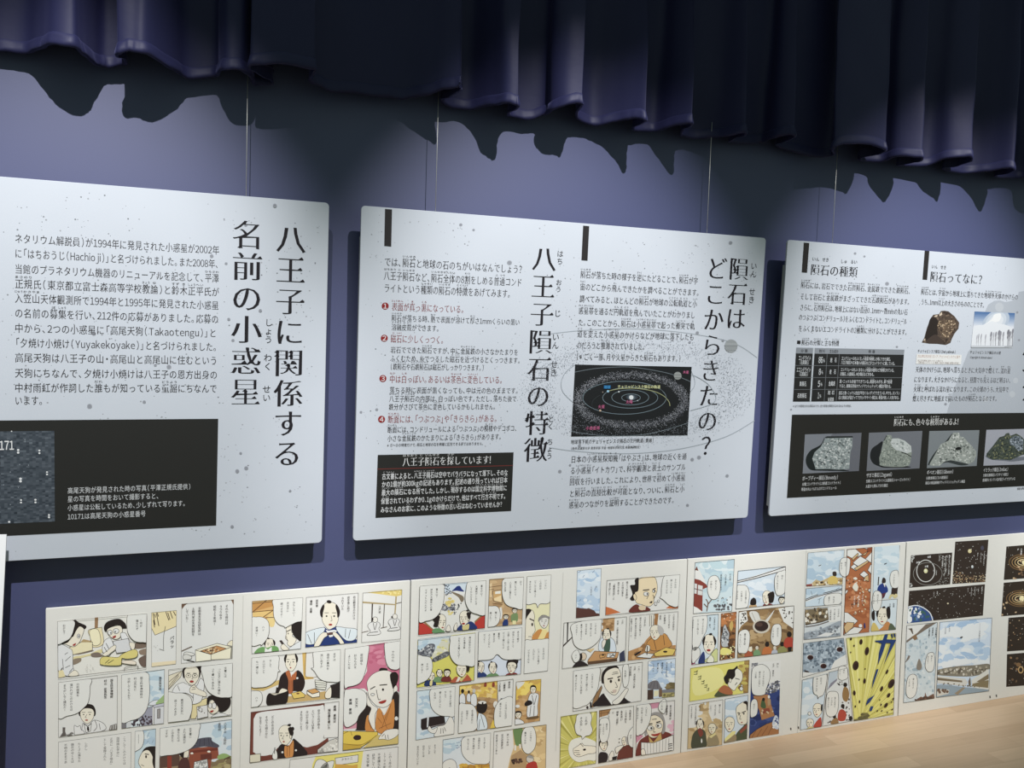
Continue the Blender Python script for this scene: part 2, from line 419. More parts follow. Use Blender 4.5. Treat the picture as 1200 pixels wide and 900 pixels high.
# ---- left panel: names of the asteroids
R1, L1 = panel(0.3397-1.2012, 'white exhibit panel at left with heading 八王子に関係する名前の小惑星 and black star-photo box')
specks(L1, R1, 3, 560, [(0.0, 0.80, 0.595, 0.815)], [(288, 264, 2), (265, 309, 1.8), (273, 399, 2), (110, 391, 2.6), (198, 430, 2.8), (182, 428, 1.8), (105, 476, 3), (169, 471, 2), (248, 300, 2.2), (278, 552, 2.4), (288.5, 548.5, 2.4), (282, 531, 1.6), (272, 617, 2), (305, 364, 2), (268, 374, 1.8), (340, 575, 1.5), (322, 241, 2.4)])
k = Ink(L1, PWH, 0.0006)
for i, (t, yl, xr) in enumerate([('ネタリウム解説員)が1994年に発見された小惑星が2002年', 279.3, 257), ('に「はちおうじ(Hachioji)」と名づけられました。また2008年、', 296.7, 257), ('当館のプラネタリウム機器のリニューアルを記念して、[平|ひら][澤|さわ]', 315, 256.5), ('[正|まさ][規|のり]氏(東京都立富士森高等学校[教|きょう][論|ゆ])と[鈴|すず][木|き][正|しょう][平|へい]氏が', 332.3, 257), ('[入|にゅう][笠|かさ][山|やま]天体観測所で1994年と1995年に発見された小惑星', 349.3, 256.5), ('の名前の[募|ぼ][集|しゅう]を行い、212件の応募がありました。応募の', 366.7, 256.3), ('中から、2つの小惑星に「高尾天狗(Takaotengu)」と', 384.3, 254), ('「夕焼け小焼け(Yuyakekoyake)」と名づけられました。', 401.7, 255), ('高尾天狗は八王子の山・高尾山と高尾山に住むという', 419, 255), ('天狗にちなんで、夕焼け小焼けは八王子の恩方出身の', 437, 255), ('中村雨紅が作詞した[誰|だれ]もが知っている[童|どう][謡|よう]にちなんで', 454.3, 254.5), ('います。', 469.3, 51.5)]):
    k.row(t, 17, yl, xr, sz=0.0225)
k.build('body_text', R1)
k = Ink(L1, PWH, 0.0006)
k.colm('八王子に関係する', 341.5, 262, 549, 'M'); k.colm('名前の小惑星', 290.5, 256.5, 477.5, 'M')
k.colm('しょう', 315, 373, 403, 'g'); k.colm('わく', 314, 414, 434.5, 'g'); k.colm('せい', 312.5, 451, 471, 'g')
k.build('heading', R1)
k = Ink(L1, PWH, 0.0006)
b_ = [L1.at(255.7, 490.7), L1.at(253.3, 615.7)]
k.add_uv([(0.05, b_[0][1]), (b_[0][0], b_[0][1]), (b_[1][0], b_[1][1]), (0.05, b_[1][1])], k.k(BOX))
for t, y, xr in [('高尾天狗が発見された時の写真(平澤正規氏提供)', 575, 224), ('星の写真を時間をおいて撮影すると、', 585, 187), ('小惑星は公転しているため、少しずれて写ります。', 595.2, 218), ('10171は高尾天狗の小惑星番号', 605.7, 171)]:
    k.row(t, 79, y, xr, 'g', (228, 230, 232), sz=0.0155)
bx = k.build('caption_box', R1)
k = Ink(L1, PWH, 0.0009)
u1, v0 = L1.at(63.7, 504.8); v1 = L1.at(63.5, 611)[1]
k.add_uv([(0.35, v0), (u1, v0), (u1, v1), (0.35, v1)], k.k((76, 83, 92))); k.up()
r = random.Random(11); N_ = 46
for i in range(N_):
    for j in range(58):
        a0, a1 = u1-(i+1)*0.0062, u1-i*0.0062; c0 = v0+(v1-v0)*j/58; c1 = v0+(v1-v0)*(j+1)/58
        if a0 < 0.37: continue
        g = 77+r.gauss(0, 11); k.add_uv([(a0, c0), (a1, c0), (a1, c1), (a0, c1)], k.k((g, g+8, g+17)))
k.T = (0, 490, 6.92)
for x, y, q in [(148, 258, 9), (148, 279, 9), (320, 262, 7.5), (320, 283, 7.5), (382, 437, 7), (382, 456, 7), (167, 491, 10), (167, 511, 10), (171, 663, 7.5), (171, 683, 7.5), (288, 661, 8), (288, 682, 8), (398, 785, 8), (398, 803, 8), (75, 840, 8), (95, 106, 5)]:
    k.ell((250, 251, 252), x, y, q*1.15, q*0.95, n=10)
for x, y in [(203, 175), (203, 190), (195, 433), (85, 436), (160, 375), (232, 380), (30, 540), (150, 560), (85, 700)]: k.ell((150, 158, 166), x, y, 5, 5, n=8)
k.row('10171', -86, 222, 116, 'b', (252, 252, 252), sz=0.0265)
k.build('star_photograph', R1)

# ---- middle panel: features of the meteorite, where it came from
R2, L2 = panel(0.418, 'white exhibit panel in the middle with red numbered text, orbit diagram and heading 八王子隕石の特徴')
specks(L2, R2, 5, 430, [(0.03, 0.48, 0.62, 0.81), (0.62, 1.02, 0.36, 0.6)], [(597, 308, 3), (540, 263.5, 2), (555, 269.5, 1.6), (441.5, 480, 1.8), (423, 483, 1.6), (656, 552.5, 2.2), (811, 538.5, 2.2), (819, 536, 2.4), (852, 557.5, 2), (805.5, 592, 1.8), (668, 545, 1.4), (856, 284.5, 2.2), (817, 390, 2), (847, 399, 1.6), (808, 401, 1.6), (679, 522, 1.8), (788, 398, 1.5)])
k = Ink(L2, PWH, 0.0003); OC = (176, 184, 192)
k.line(0.9, '632,393 644.6,391.3 680,387.5 735,385.3 790,388.5 840,396.5 866,405 887,419', OC, True)
k.line(0.9, '645.7,524.8 670,528.3 710,531 750,531 800,525.5 850,512 884,493', OC, True)
k.line(0.8, '675,426.5 663,436 657.6,448 660,460 671.5,471.5', OC, True)
k.line(0.8, '808,431 813.3,443 813.6,452 809,459', OC, True)
k.line(0.8, '810.7,439 821,444 831,451.5 838.5,464 836,472 825,476.5 809,481', OC, True)
r = random.Random(21); q_ = [(136, 142, 152), (156, 162, 171), (170, 175, 184), (118, 124, 134)]
k.up(); dust(k, r, 4300, 745, 457, 90, 38, 143, 70, q_, 0.2, 0.45)
k.ell((172, 177, 180), 856.4, 405.3, 7.6, 7.7, n=28)
for i, (yy, g) in enumerate([(-4.6, 165), (-2.4, 185), (0.2, 140), (2.4, 160), (4.8, 150)]):
    hw = math.sqrt(max(0, 7.4**2-yy*yy)); k.line(0.9, [(856.4-hw, 405.3+yy), (856.4+hw, 405.5+yy)], (g, g+4, g+6))
k.build('background_print', R2)['kind'] = 'stuff'
k = Ink(L2, PWH, 0.0006)
k.poly((48, 45, 46), '451.2,244.8 459.4,245.5 458.4,289 450.3,288.2'); k.build('heading_bar', R2); k = Ink(L2, PWH, 0.0006); k.poly((48, 45, 46), '683.3,264.4 690.4,265 688.4,305.5 681.3,304.9')
k.build('heading_bar', R2)
k = Ink(L2, PWH, 0.0006)
k.colm('八王子隕石の特徴', 638.5, 287, 543, 'M')
for t, x, y0, y1 in [('はち', 656.6, 293, 310.5), ('おう', 655, 327, 343), ('じ', 653.6, 362.5, 372), ('いん', 651.4, 390, 409.5), ('せき', 649.5, 422, 441.5), ('とく', 645.7, 486.5, 504), ('ちょう', 644.7, 513.5, 538.5)]: k.colm(t, x, y0, y1, 'g')
k.build('heading', R2); k = Ink(L2, PWH, 0.0006)
k.colm('隕石は', 866.9, 300.5, 388, 'M'); k.colm('どこからきたの?', 840.8, 299.5, 537, 'M')
for t, x, y0, y1 in [('いん', 883.6, 307, 326), ('せき', 881.6, 337, 356)]: k.colm(t, x, y0, y1, 'g')
k.build('heading', R2)
k = Ink(L2, PWH, 0.0006)
for t, x0, y0, x1 in [('では、[隕|いん][石|せき]と地球の石のちがいはなんでしょう?', 450.3, 306.6, 611.8), ('[八|はち][王|おう][子|じ][隕|いん][石|せき]など、[隕|いん][石|せき][全|ぜん][体|たい]の8[割|わり]をしめる[普|ふ][通|つう]コンド', 449.5, 322.8, 611.8), ('ライトという[種|しゅ][類|るい]の[隕|いん][石|せき]の[特|とく][徴|ちょう]をあげてみます。', 449.8, 337.4, 599)]: k.row(t, x0, y0, x1, sz=0.0245)
for t, x0, y0, x1 in [('[隕|いん][石|せき]が落ちる時、[熱|ねつ]で表面が[溶|と]けて[厚|あつ]さ1mmくらいの黒い', 458.7, 372.6, 609.1), ('[溶|よう][融|ゆう][皮|ひ][殻|かく]ができます。', 458.7, 383.3, 515.2), ('岩石でできた[隕|いん][石|せき]ですが、中に[金|きん][属|ぞく][鉄|てつ]の小さなかたまりを', 457.7, 409.8, 607.5), ('ふくむため、糸でつるした[磁|じ][石|しゃく]を近づけるとくっつきます。', 457.1, 419.8, 610.2), ('([鉄|てつ][隕|いん][石|せき]や[石|せき][鉄|てつ][隕|いん][石|せき]は[磁|じ][石|しゃく]がしっかりつきます。)', 457.1, 429.5, 567.5), ('落ちる時に表面が黒くなっても、中は元の色のままです。', 456.3, 457.3, 607.8), ('[八|はち][王|おう][子|じ][隕|いん][石|せき]の内部は、白っぽい色です。ただし、落ちた後で', 455.8, 467.2, 605.5), ('鉄分がさびて[茶|ちゃ][色|いろ]に[変|へん][色|しょく]しているかもしれません。', 455.4, 476.8, 581.4), ('[断|だん][面|めん]には、コンドリュールによる「つぶつぶ」の[模|も][様|よう]やデコボコ、', 453.9, 503.6, 606.2), ('小さな[金|きん][属|ぞく][鉄|てつ]のかたまりによる「きらきら」があります。', 453.9, 513.8, 588)]: k.row(t, x0, y0, x1, sz=0.0185)
k.row('※①~④の特徴だけで、隕石と地球の石を明確に区別できる訳ではありません。', 453.5, 521.8, 566.7, 'g', sz=0.0095)
for t, x0, y0, x1 in [('[隕|いん][石|せき]が落ちた時の様子を[逆|ぎゃく]にたどることで、[隕|いん][石|せき]が[宇|う]', 680, 321.5, 817.8), ('[宙|ちゅう]のどこから[飛|と]んできたかを調べることができます。', 679.5, 335.8, 819.8), ('調べてみると、ほとんどの[隕|いん][石|せき]が地球の[公|こう][転|てん][軌|き][道|どう]と[小|しょう]', 678.8, 350, 816.8), ('[惑|わく][星|せい][帯|たい]を通るだ[円|えん][軌|き][道|どう]を[飛|と]んでいたことがわかりまし', 677.7, 363.8, 814.5), ('た。このことから、[隕|いん][石|せき]は[小|しょう][惑|わく][星|せい][帯|たい]で起った[衝|しょう][突|とつ]で[軌|き]', 677.3, 377.6, 814), ('[道|どう]を[変|か]えた[小|しょう][惑|わく][星|せい]のかけらなどが地球に落下したも', 676.2, 391, 813.3), ('のだろうと[推|すい][測|そく]されていました。', 675.8, 404.3, 756), ('(※ごく一部、月や火星からきた[隕|いん][石|せき]もあります。)', 675, 417.8, 798), ('日本の[小|しょう][惑|わく][星|せい][探|たん][知|ち][機|き]「はやぶさ」は、地球の近くを通', 668.8, 538.3, 804.6), ('る[小|しょう][惑|わく][星|せい]「イトカワ」で、[科|か][学|がく][観|かん][測|そく]と[表|ひょう][土|ど]のサンプル', 668.1, 551.5, 803.5), ('[回|かい][収|しゅう]を行いました。これにより、世界で[初|はじ]めて[小|しょう][惑|わく][星|せい]', 667.3, 564.6, 803), ('と[隕|いん][石|せき]の[直|ちょく][接|せつ][比|ひ][較|かく]が[可|か][能|のう]となり、ついに、[隕|いん][石|せき]と[小|しょう]', 667, 578.5, 802), ('[惑|わく][星|せい]のつながりを[証|しょう][明|めい]することができたのです。', 666.3, 591.7, 790.6)]: k.row(t, x0, y0, x1, sz=0.0218)
k.row('地球落下前のチェリャビンスク隕石のだ円軌道(黄線)', 668.8, 517.7, 766.2, 'g', sz=0.0135)
k.row('(提供:武蔵野大学 教育学部 宇宙・地球科学研究室 高橋典嗣教授)', 668.5, 525.5, 750.7, 'g', sz=0.0085)
k.build('body_text', R2)
for n_, bx_, by_, t, x0, y0, x1 in [('1', 451.4, 358.6, '[表|ひょう][面|めん]が[真|ま]っ[黒|くろ]になっている。', 458.7, 359.3, 544.5), ('2', 450.3, 396.3, '[磁|じ][石|しゃく]に少しくっつく。', 457.7, 396.8, 520.7), ('3', 448.7, 443.5, '[中|なか]は[白|しろ]っぽい。あるいは[茶|ちゃ][色|いろ]に[変|へん][色|しょく]している。', 456.3, 444.2, 589.6), ('4', 447.1, 491.3, '[断|だん][面|めん]には、「つぶつぶ」や「きらきら」がある。', 454.2, 491.4, 583.3)]:
    k = Ink(L2, PWH, 0.0006); k.row(t, x0, y0, x1, 'm', RED, sz=0.0225); k.ell((152, 44, 44), bx_, by_, 4.1, 4.1, n=24); k.up(); u, v = L2.at(bx_, by_); k.ch(n_, u, v, 0.0165, 0.0165, 'b', k.k((240, 238, 240))); k.build('red_point_text', R2)
k = Ink(L2, PWH, 0.0006)
k.poly(BOX, '442.7,533.1 601.8,530 598.9,598.7 440,606.8'); k.line(0.9, '442.2,549.7 601.1,545.4', (118, 52, 48))
k.row('[八|はち][王|おう][子|じ][隕|いん][石|せき]を[探|さが]しています!', 471.5, 541.4, 575.3, 'M', (240, 240, 240), sz=0.0255)
for t, x0, y0, x1 in [('[古|こ][文|もん][書|じょ]によると、[八|はち][王|おう][子|じ][隕|いん][石|せき]は空中でバラバラになって落下し、そのな', 447.4, 558.5, 595.1), ('かの1[個|こ]が[約|やく]300kgの[記|き][述|じゅつ]もあります。[記|き][述|じゅつ]の通り[残|のこ]っていれば日[本|ほん]', 447.1, 567.7, 594.7), ('[最|さい][大|だい]の[隕|いん][石|せき]になる[所|ところ]でした。しかし、[現|げん][存|ぞん]するのは[国|こく][立|りつ][科|か][学|がく][博|はく][物|ぶつ][館|かん]に', 446.9, 577.4, 594.2), ('[保|ほ][管|かん]されているわずか0.1gのかけらだけで、他はすべて[行|ゆく][方|え][不|ふ][明|めい]です。', 446.3, 587.5, 593), ('みなさんのお[家|うち]に、このような[特|とく][徴|ちょう]の[古|ふる]い[石|いし]はねむっていませんか?', 445.8, 597.5, 588.3)]: k.row(t, x0, y0, x1, 'b', (236, 237, 238), sz=0.0172)
k.build('notice_box', R2)
k = Ink(L2, PWH, 0.0009); Q = [(673.9, 427.1), (810.4, 429.9), (805.5, 510), (669.2, 511.4)]
k.poly((33, 35, 37), Q); k.T = (660, 420, 7.059); k.clip = Q; OB = (112, 122, 128)
k.line(5, '70,118 250,85 430,72 560,72 730,95 900,132 1060,195', OB, True); k.line(5, '60,600 200,625 380,642 560,638 720,620 900,575 1040,530', OB, True)
r = random.Random(5); k.up()
dust(k, r, 4200, 560, 345, 385, 168, 500, 250, [(120, 122, 130), (150, 152, 160), (90, 94, 102), (178, 180, 186)], 1.6, 3.6, Q)
k.clip = Q
for cx, cy, rx, ry in [(505, 325, 345, 136), (552, 325, 228, 86), (552, 322, 153, 62), (558, 325, 77, 32)]: k.arc(5, cx, cy, rx, ry, 0, 360, (118, 134, 142))
k.ell((58, 66, 74), 565, 320, 50, 26); k.ell((92, 104, 114), 562, 322, 32, 22)
k.line(5.5, '365,271 450,252 560,246 660,254 760,276 830,312 870,355 880,392', (168, 172, 130), True)
k.line(2.5, '300,305 255,335 235,370 240,410', (70, 76, 80), True); k.line(3, '800,250 840,300 850,340', (96, 104, 108), True)
k.ell((238, 242, 244), 560, 322, 18, 18)
for x, y, q, c in [(367, 271, 10, (170, 214, 238)), (457, 275, 6.5, (226, 232, 232)), (303, 430, 9, (206, 182, 160)), (324, 278, 4, (196, 180, 170)), (612, 348, 5, (200, 205, 210))]: k.ell(c, x, y, q, q, n=12)
k.ell((150, 154, 152), 943, 143, 32, 33, n=24)
for yy, g in [(-18, 168), (-6, 132), (4, 172), (14, 126), (23, 146)]:
    hw = math.sqrt(32*32-yy*yy)*0.97; k.line(5, [(943-hw, 143+yy), (943+hw, 144+yy)], (g, g+3, g))
k.poly((38, 92, 140), '332,222 390,222 388,250 331,250'); k.row('地球', 334, 236, 387, 'g', (80, 170, 225))
k.row('チェリャビンスク隕石の軌道', 445, 233, 800, 'b', (232, 234, 178))
for t, x0, y0, x1 in [('太陽', 514, 358, 571), ('火星', 284, 398, 341), ('小惑星帯', 183, 576, 300), ('木星', 986, 113, 1036)]: k.row(t, x0, y0, x1, 'b', (204, 110, 150))
k.build('orbit_diagram', R2)

# ---- right panel: kinds of meteorite
R3, L3 = panel(1.6974, 'white exhibit panel at right with heading 隕石の種類, table and photographs of meteorites')
specks(L3, R3, 9, 400, [(0.03, 0.48, 0.38, 0.6)], [(1039.5, 332.5, 2.4), (1002, 297, 1.6), (1013, 300.5, 1.3), (1051, 406.5, 1.4), (1108, 473.5, 1.6), (927, 480, 1.2), (1192, 366, 1.5), (1194, 398.5, 1.5)])
k = Ink(L3, PWH, 0.0003)
e1 = [L3.at(x, y) for x, y in P('1109,486.5 1116,462 1124,440 1130,424 1134.7,412 1150,392 1154,366 1158,357 1165,352.5 1172,352 1178,354 1186,352.5 1192,349 1194,342')]
k.up(); k.add_uv(e1+[(1.10, e1[-1][1]-0.02), (1.17, e1[-1][1]+0.05), (1.195, 0.3), (1.195, e1[0][1])], k.k((192, 198, 207)))
for x, y, q in [(1171, 360, 5), (1190, 446, 3), (1186, 462, 3.5), (1155, 468, 3), (1160, 455, 2)]: k.ell((204, 209, 216), x, y, q, q*1.1)
k.build('background_print', R3)['kind'] = 'stuff'
k = Ink(L3, PWH, 0.0006)
k.poly((48, 45, 44), '941.9,284.2 948.3,284.7 945.6,319.6 939.5,319.1'); k.build('heading_bar', R3); k = Ink(L3, PWH, 0.0006); k.poly((48, 45, 44), '1083.6,293.9 1089,294.3 1086.3,328 1081,327.6')
k.build('heading_bar', R3); k = Ink(L3, PWH, 0.0006); k.poly((40, 38, 40), '934.3,399 938.2,399.2 937.8,403.2 933.9,403')
k.build('square_mark', R3)
k = Ink(L3, PWH, 0.0006)
HK = (44, 42, 46); k.row('隕石の種類', 949.6, 315.6, 1005, 'M', HK, sz=0.036)
for t, x0, y0, x1 in [('いん', 951.5, 303.3, 960.3), ('せき', 963.5, 304, 971.5), ('しゅ', 985, 306, 992.8), ('るい', 996.5, 306.6, 1004.6)]: k.row(t, x0, y0, x1, 'g', HK, sz=0.0135)
k.build('heading', R3); k = Ink(L3, PWH, 0.0006); k.row('隕石ってなに?', 1089.8, 323.9, 1151, 'M', HK, sz=0.037)
for t, x0, y0, x1 in [('いん', 1091.5, 312.3, 1099), ('せき', 1102, 313, 1109)]: k.row(t, x0, y0, x1, 'g', (44, 42, 46), sz=0.0135)
k.build('heading', R3)
for q in ('1198.2,415.4 1200,412.6 1204,412 1204,416.6 1198.4,416.2', '1198,434.3 1200.5,436.2 1204,436 1204,433.6 1200.5,434 1198.6,432.6', '1198.3,453.4 1200,452 1204,452 1204,455.5 1198.4,454.6', '1198.2,468.3 1200,466.6 1204,466.8 1204,469.6 1198.4,469.4'): k = Ink(L3, PWH, 0.0006); k.poly((30, 28, 32), q); k.build('edge_lettering', R3)
k = Ink(L3, PWH, 0.0006)
for t, x0, y0, x1 in [('[隕|いん][石|せき]には、岩石でできた[石|せき][質|しつ][隕|いん][石|せき]、[金|きん][属|ぞく][鉄|てつ]でできた[鉄|てつ][隕|いん][石|せき]、', 938.4, 333.8, 1067.3), ('そして岩石と[金|きん][属|ぞく][鉄|てつ]がまざってできた[石|せき][鉄|てつ][隕|いん][石|せき]があります。', 937.7, 347.2, 1066.4), ('さらに、[石|せき][質|しつ][隕|いん][石|せき]は、地球上にはない[直|ちょっ][径|けい]0.1mm~数mmの丸い石', 937.3, 360, 1063.7), ('のつぶつぶ(コンドリュール)をふくむコンドライトと、コンドリュール', 936, 371.6, 1062.7), ('をふくまないエコンドライトの2[種|しゅ][類|るい]に分けることができます。', 935.6, 384.7, 1063.3), ('[隕|いん][石|せき]とは、[宇|う][宙|ちゅう]から地球上に落ちてきた[地|ち][球|きゅう][外|がい][天|てん][体|たい]のかけらの', 1079.3, 341.8, 1193), ('うち、1mm[以|い][上|じょう]の大きさのもののことです。', 1079, 353.6, 1153.9), ('天体のかけらは、地球へ落ちるときに大気中で[燃|も]えて、[流|なが]れ[星|ぼし]', 1072.6, 432.9, 1184), ('になります。大きなかけらになると、昼間でも[見|み]えるほど明るい、', 1071, 444.6, 1184.6), ('[火|か][球|きゅう]と[呼|よ]ばれる流れ星になります。この火球のうち、大気中で', 1070.3, 455.9, 1182), ('[燃|も]え尽きずに地面まで[届|とど]いたものが[隕|いん][石|せき]となるのです。', 1069.3, 467, 1168.5)]: k.row(t, x0, y0, x1, sz=0.0218)
k.row('[隕|いん][石|せき]の[分|ぶん][類|るい]と[主|おも]な[特|とく][徴|ちょう]', 939.2, 401.2, 983.3, sz=0.019)
for t, x0, y0, x1, q in [('※全ての回収された隕石のうち、全小惑星の隕石が占めるおよその割合。', 929.2, 475.8, 998, 0.0085), ('チェリャビンスク隕石(Chelyabinsk)', 1075.2, 411.3, 1120, 0.0115), ('チェリャビンスク隕石の火球', 1136.4, 412.7, 1172.6, 0.0115), ('(Copyright M.Akhmetvaleev)', 1136.2, 418.6, 1163, 0.0095), ('提供:東京都', 1191.5, 572.7, 1214, 0.009)]: k.row(t, x0, y0, x1, 'g', sz=q)
k.build('body_text', R3)
# table of kinds
k = Ink(L3, PWH, 0.0006); k.T = (920, 395, 8); TW = (218, 221, 224)
k.poly((150, 155, 162), '105,98 1118,118 1113,166 101,153'); k.poly((40, 40, 40), '101,153 1113,166 1082,598 73,605')
k.poly((205, 211, 218), '262,101 277,101.5 243,604 230,604.2')
for a_, b_ in (((393, 160), (365, 602)), ((507, 161), (477, 601)), ((94, 266), (1105, 273)), ((87, 379), (1098, 380)), ((80, 491), (1090, 488))): k.line(4, [a_, b_], (120, 124, 128))
for t, x0, y0, x1 in [('分 類', 145, 129, 210), ('割合(%)', 318, 131, 375), ('主な成分', 415, 133, 498), ('特 徴', 780, 136, 842)]: k.row(t, x0, y0, x1, 'b', (60, 62, 66), sz=0.0115)
for t, x0, y0, x1, q in [('コンドライト', 124, 196, 242, 0.017), ('(石質隕石)', 137, 237, 222, 0.014), ('エコンドライト', 106, 305, 240, 0.017), ('(石質隕石)', 131, 347, 213, 0.014), ('鉄隕石', 133, 438, 198, 0.016), ('石鉄隕石', 113, 549, 200, 0.016), ('86', 312, 213, 352, 0.025), ('%', 354, 220, 372, 0.014), ('8', 313, 324, 334, 0.025), ('%', 337, 331, 354, 0.014), ('5', 305, 437, 327, 0.025), ('%', 330, 444, 347, 0.014), ('1', 303, 547, 318, 0.025), ('%', 320, 553, 337, 0.014), ('岩', 420, 215, 442, 0.016), ('石', 462, 215, 482, 0.016), ('岩', 413, 325, 434, 0.016), ('石', 455, 325, 475, 0.016), ('金属鉄', 405, 435, 467, 0.016), ('岩 石', 397, 520, 462, 0.014), ('金属鉄', 397, 584, 456, 0.014)]: k.row(t, x0, y0, x1, 'b', TW, sz=q)
for t, x0, y0, x1 in [('コンドリュールをふくむ。[小|しょう][惑|わく][星|せい]が[破|は][壊|かい]した時にできた隕石。', 525, 198, 990), ('[八|はち][王|おう][子|じ][隕|いん][石|せき]や日[本|ほん]最小の隕石などがコンドライトに属している。', 522, 239, 1030), ('コンドリュールをふくまない。[小|しょう][惑|わく][星|せい]の[地|ち][殻|かく]などが[破|は][壊|かい]されている。', 518, 304, 1022), ('月隕石、火星隕石、HED隕石などがある。', 513, 346, 835), ('鉄・ニッケル合金でできている。[断|だん][面|めん]をみがき、[薬|やく]で[処|しょ][理|り]', 508, 415, 1000), ('すると、鉄隕石特有のウィドマンシュテッテン構造が現れる。', 505, 458, 995), ('岩石と鉄・ニッケル合金が半分くらいずつでできている。中でも、カンラン', 500, 523, 1072), ('石と鉄隕石が混ざってできたパラサイト隕石は、[断|だん][面|めん]が美しく人気がある。', 498, 567, 1070)]: k.row(t, x0, y0, x1, 'b', TW, sz=0.0125)
k.build('classification_table', R3)
# chelyabinsk stone and its label
k = Ink(L3, PWH, 0.0006); k.T = (1060, 300, 8.571)
ST = P('172,868 198,820 225,720 265,620 288,590 345,583 365,552 400,549 440,556 500,605 548,670 540,730 500,780 475,830 460,872 412,893 330,882 250,880')
def stone(k, outline, base, cols, seed, n, s0, s1, lights=()):
    k.poly(base, outline); r = random.Random(seed); xs = [p[0] for p in outline]; ys = [p[1] for p in outline]; k.up()
    def inside(x, y):
        c = False
        for (ax, ay), (bx, by) in zip(outline, outline[1:]+outline[:1]):
            if (ay > y) != (by > y) and x < (bx-ax)*(y-ay)/(by-ay)+ax: c = not c
        return c
    for _ in range(n):
        x, y = r.uniform(min(xs), max(xs)), r.uniform(min(ys), max(ys)); q = r.uniform(s0, s1)
        pts = [(x+q*r.uniform(0.5, 1.2)*math.cos(t+r.uniform(-.4, .4)), y+q*r.uniform(0.5, 1.2)*math.sin(t)) for t in (0, 1.2, 2.5, 3.7, 5)]
        if all(inside(*p) for p in pts): k.poly(r.choice(cols), pts, up=False)
stone(k, ST, (92, 78, 68), [(70, 58, 50), (110, 94, 82), (128, 110, 94), (84, 72, 62), (60, 50, 45)], 4, 230, 6, 17)
k.smooth((50, 42, 38), '265,620 330,640 325,730 330,780 300,850 215,845 205,815 230,720'); k.smooth((76, 64, 58), '215,850 300,790 350,820 390,880 300,876 230,872')
stone(k, P('345,650 420,640 500,640 520,690 480,760 440,820 380,820 345,750 325,700'), (112, 94, 78), [(176, 152, 124), (140, 116, 94), (90, 74, 62), (200, 178, 150), (70, 58, 50)], 8, 150, 5, 13)
for q in ('300,600 330,590 325,612 298,612', '345,588 372,562 376,590 350,606', '186,850 205,826 206,850', '372,560 440,560 470,590 420,582'): k.poly((226, 208, 186) if q[0] in '31' and q[:2] != '37' else (72, 60, 54), q)
k.build('meteorite_picture', R3)
k = Ink(L3, PWH, 0.0008); k.T = (1060, 395, 8.571)
k.poly((248, 248, 246), '120,170 572,178 565,276 112,270')
k.row('2013年2月15日 ロシア、チェリャビンスクに落下', 130, 191, 558, 'g', (165, 104, 70), sz=0.0105)
k.row('国立科学博物館 提供いただいた隕石です', 130, 236, 385, 'g', (120, 96, 80), sz=0.007); k.row('(分類:普通コンドライト LL5 集積した岩石片の角礫岩 武蔵野大学提供)', 130, 256, 548, 'g', (120, 96, 80), sz=0.008)
k.build('pasted_label', R3)
# photograph of the fireball
k = Ink(L3, PWH, 0.0006); Q = [(1142, 365), (1189.2, 366.9), (1186, 408.8), (1137.6, 407.3)]; k.T = (1060, 300, 8.571); k.clip = Q
NB = 26
for i in range(NB):
    t = i/NB; y0 = 553+t*360; y1 = 553+(i+1)/NB*360; s_ = max(0, min(1, t/0.42))**0.85
    c = tuple(int(a_+(b_-a_)*s_) for a_, b_ in zip((74, 112, 166), (240, 243, 250)))
    k.poly(c, [(640, y0-4), (1130, y0+12), (1130, y1+14), (640, y1-2)], up=(i == 0))
for q, c in ((1.0, (196, 208, 224)), (0.78, (218, 226, 236)), (0.55, (236, 240, 246))): k.ell(c, 915, 660, 150*q, 105*q, -35, 32)
k.smooth((242, 245, 250), '700,715 790,690 870,640 900,645 940,680 1010,690 1090,745 1090,900 660,900'); k.smooth((255, 255, 255), '790,694 870,640 893,595 930,578 965,580 966,620 945,655 905,664 870,655')
r = random.Random(2)
for x, h, w_, g in [(725, 800, 7, 190), (742, 790, 6, 170), (768, 790, 6, 165), (812, 795, 7, 178), (868, 770, 12, 150), (892, 775, 7, 180), (915, 770, 10, 158), (948, 755, 15, 140), (962, 765, 10, 150), (990, 770, 9, 165), (1040, 748, 14, 130), (1058, 765, 9, 150), (1083, 740, 10, 140)]:
    k.line(w_*0.45, [(x, h), (x-6, 912)], (g, g, g+8)); k.ell((g+6, g+6, g+14), x, h+18, w_*0.9, 30, 8, 10); k.ell((g+22, g+22, g+28), x-3, h+60, w_*0.7, 26, 8, 10)
k.poly((212, 216, 222), '640,898 1110,903 1110,920 640,920')
k.clip = Q; k.line(5, '1000,910 1090,905', (110, 112, 116))
k.build('fireball_photograph', R3)
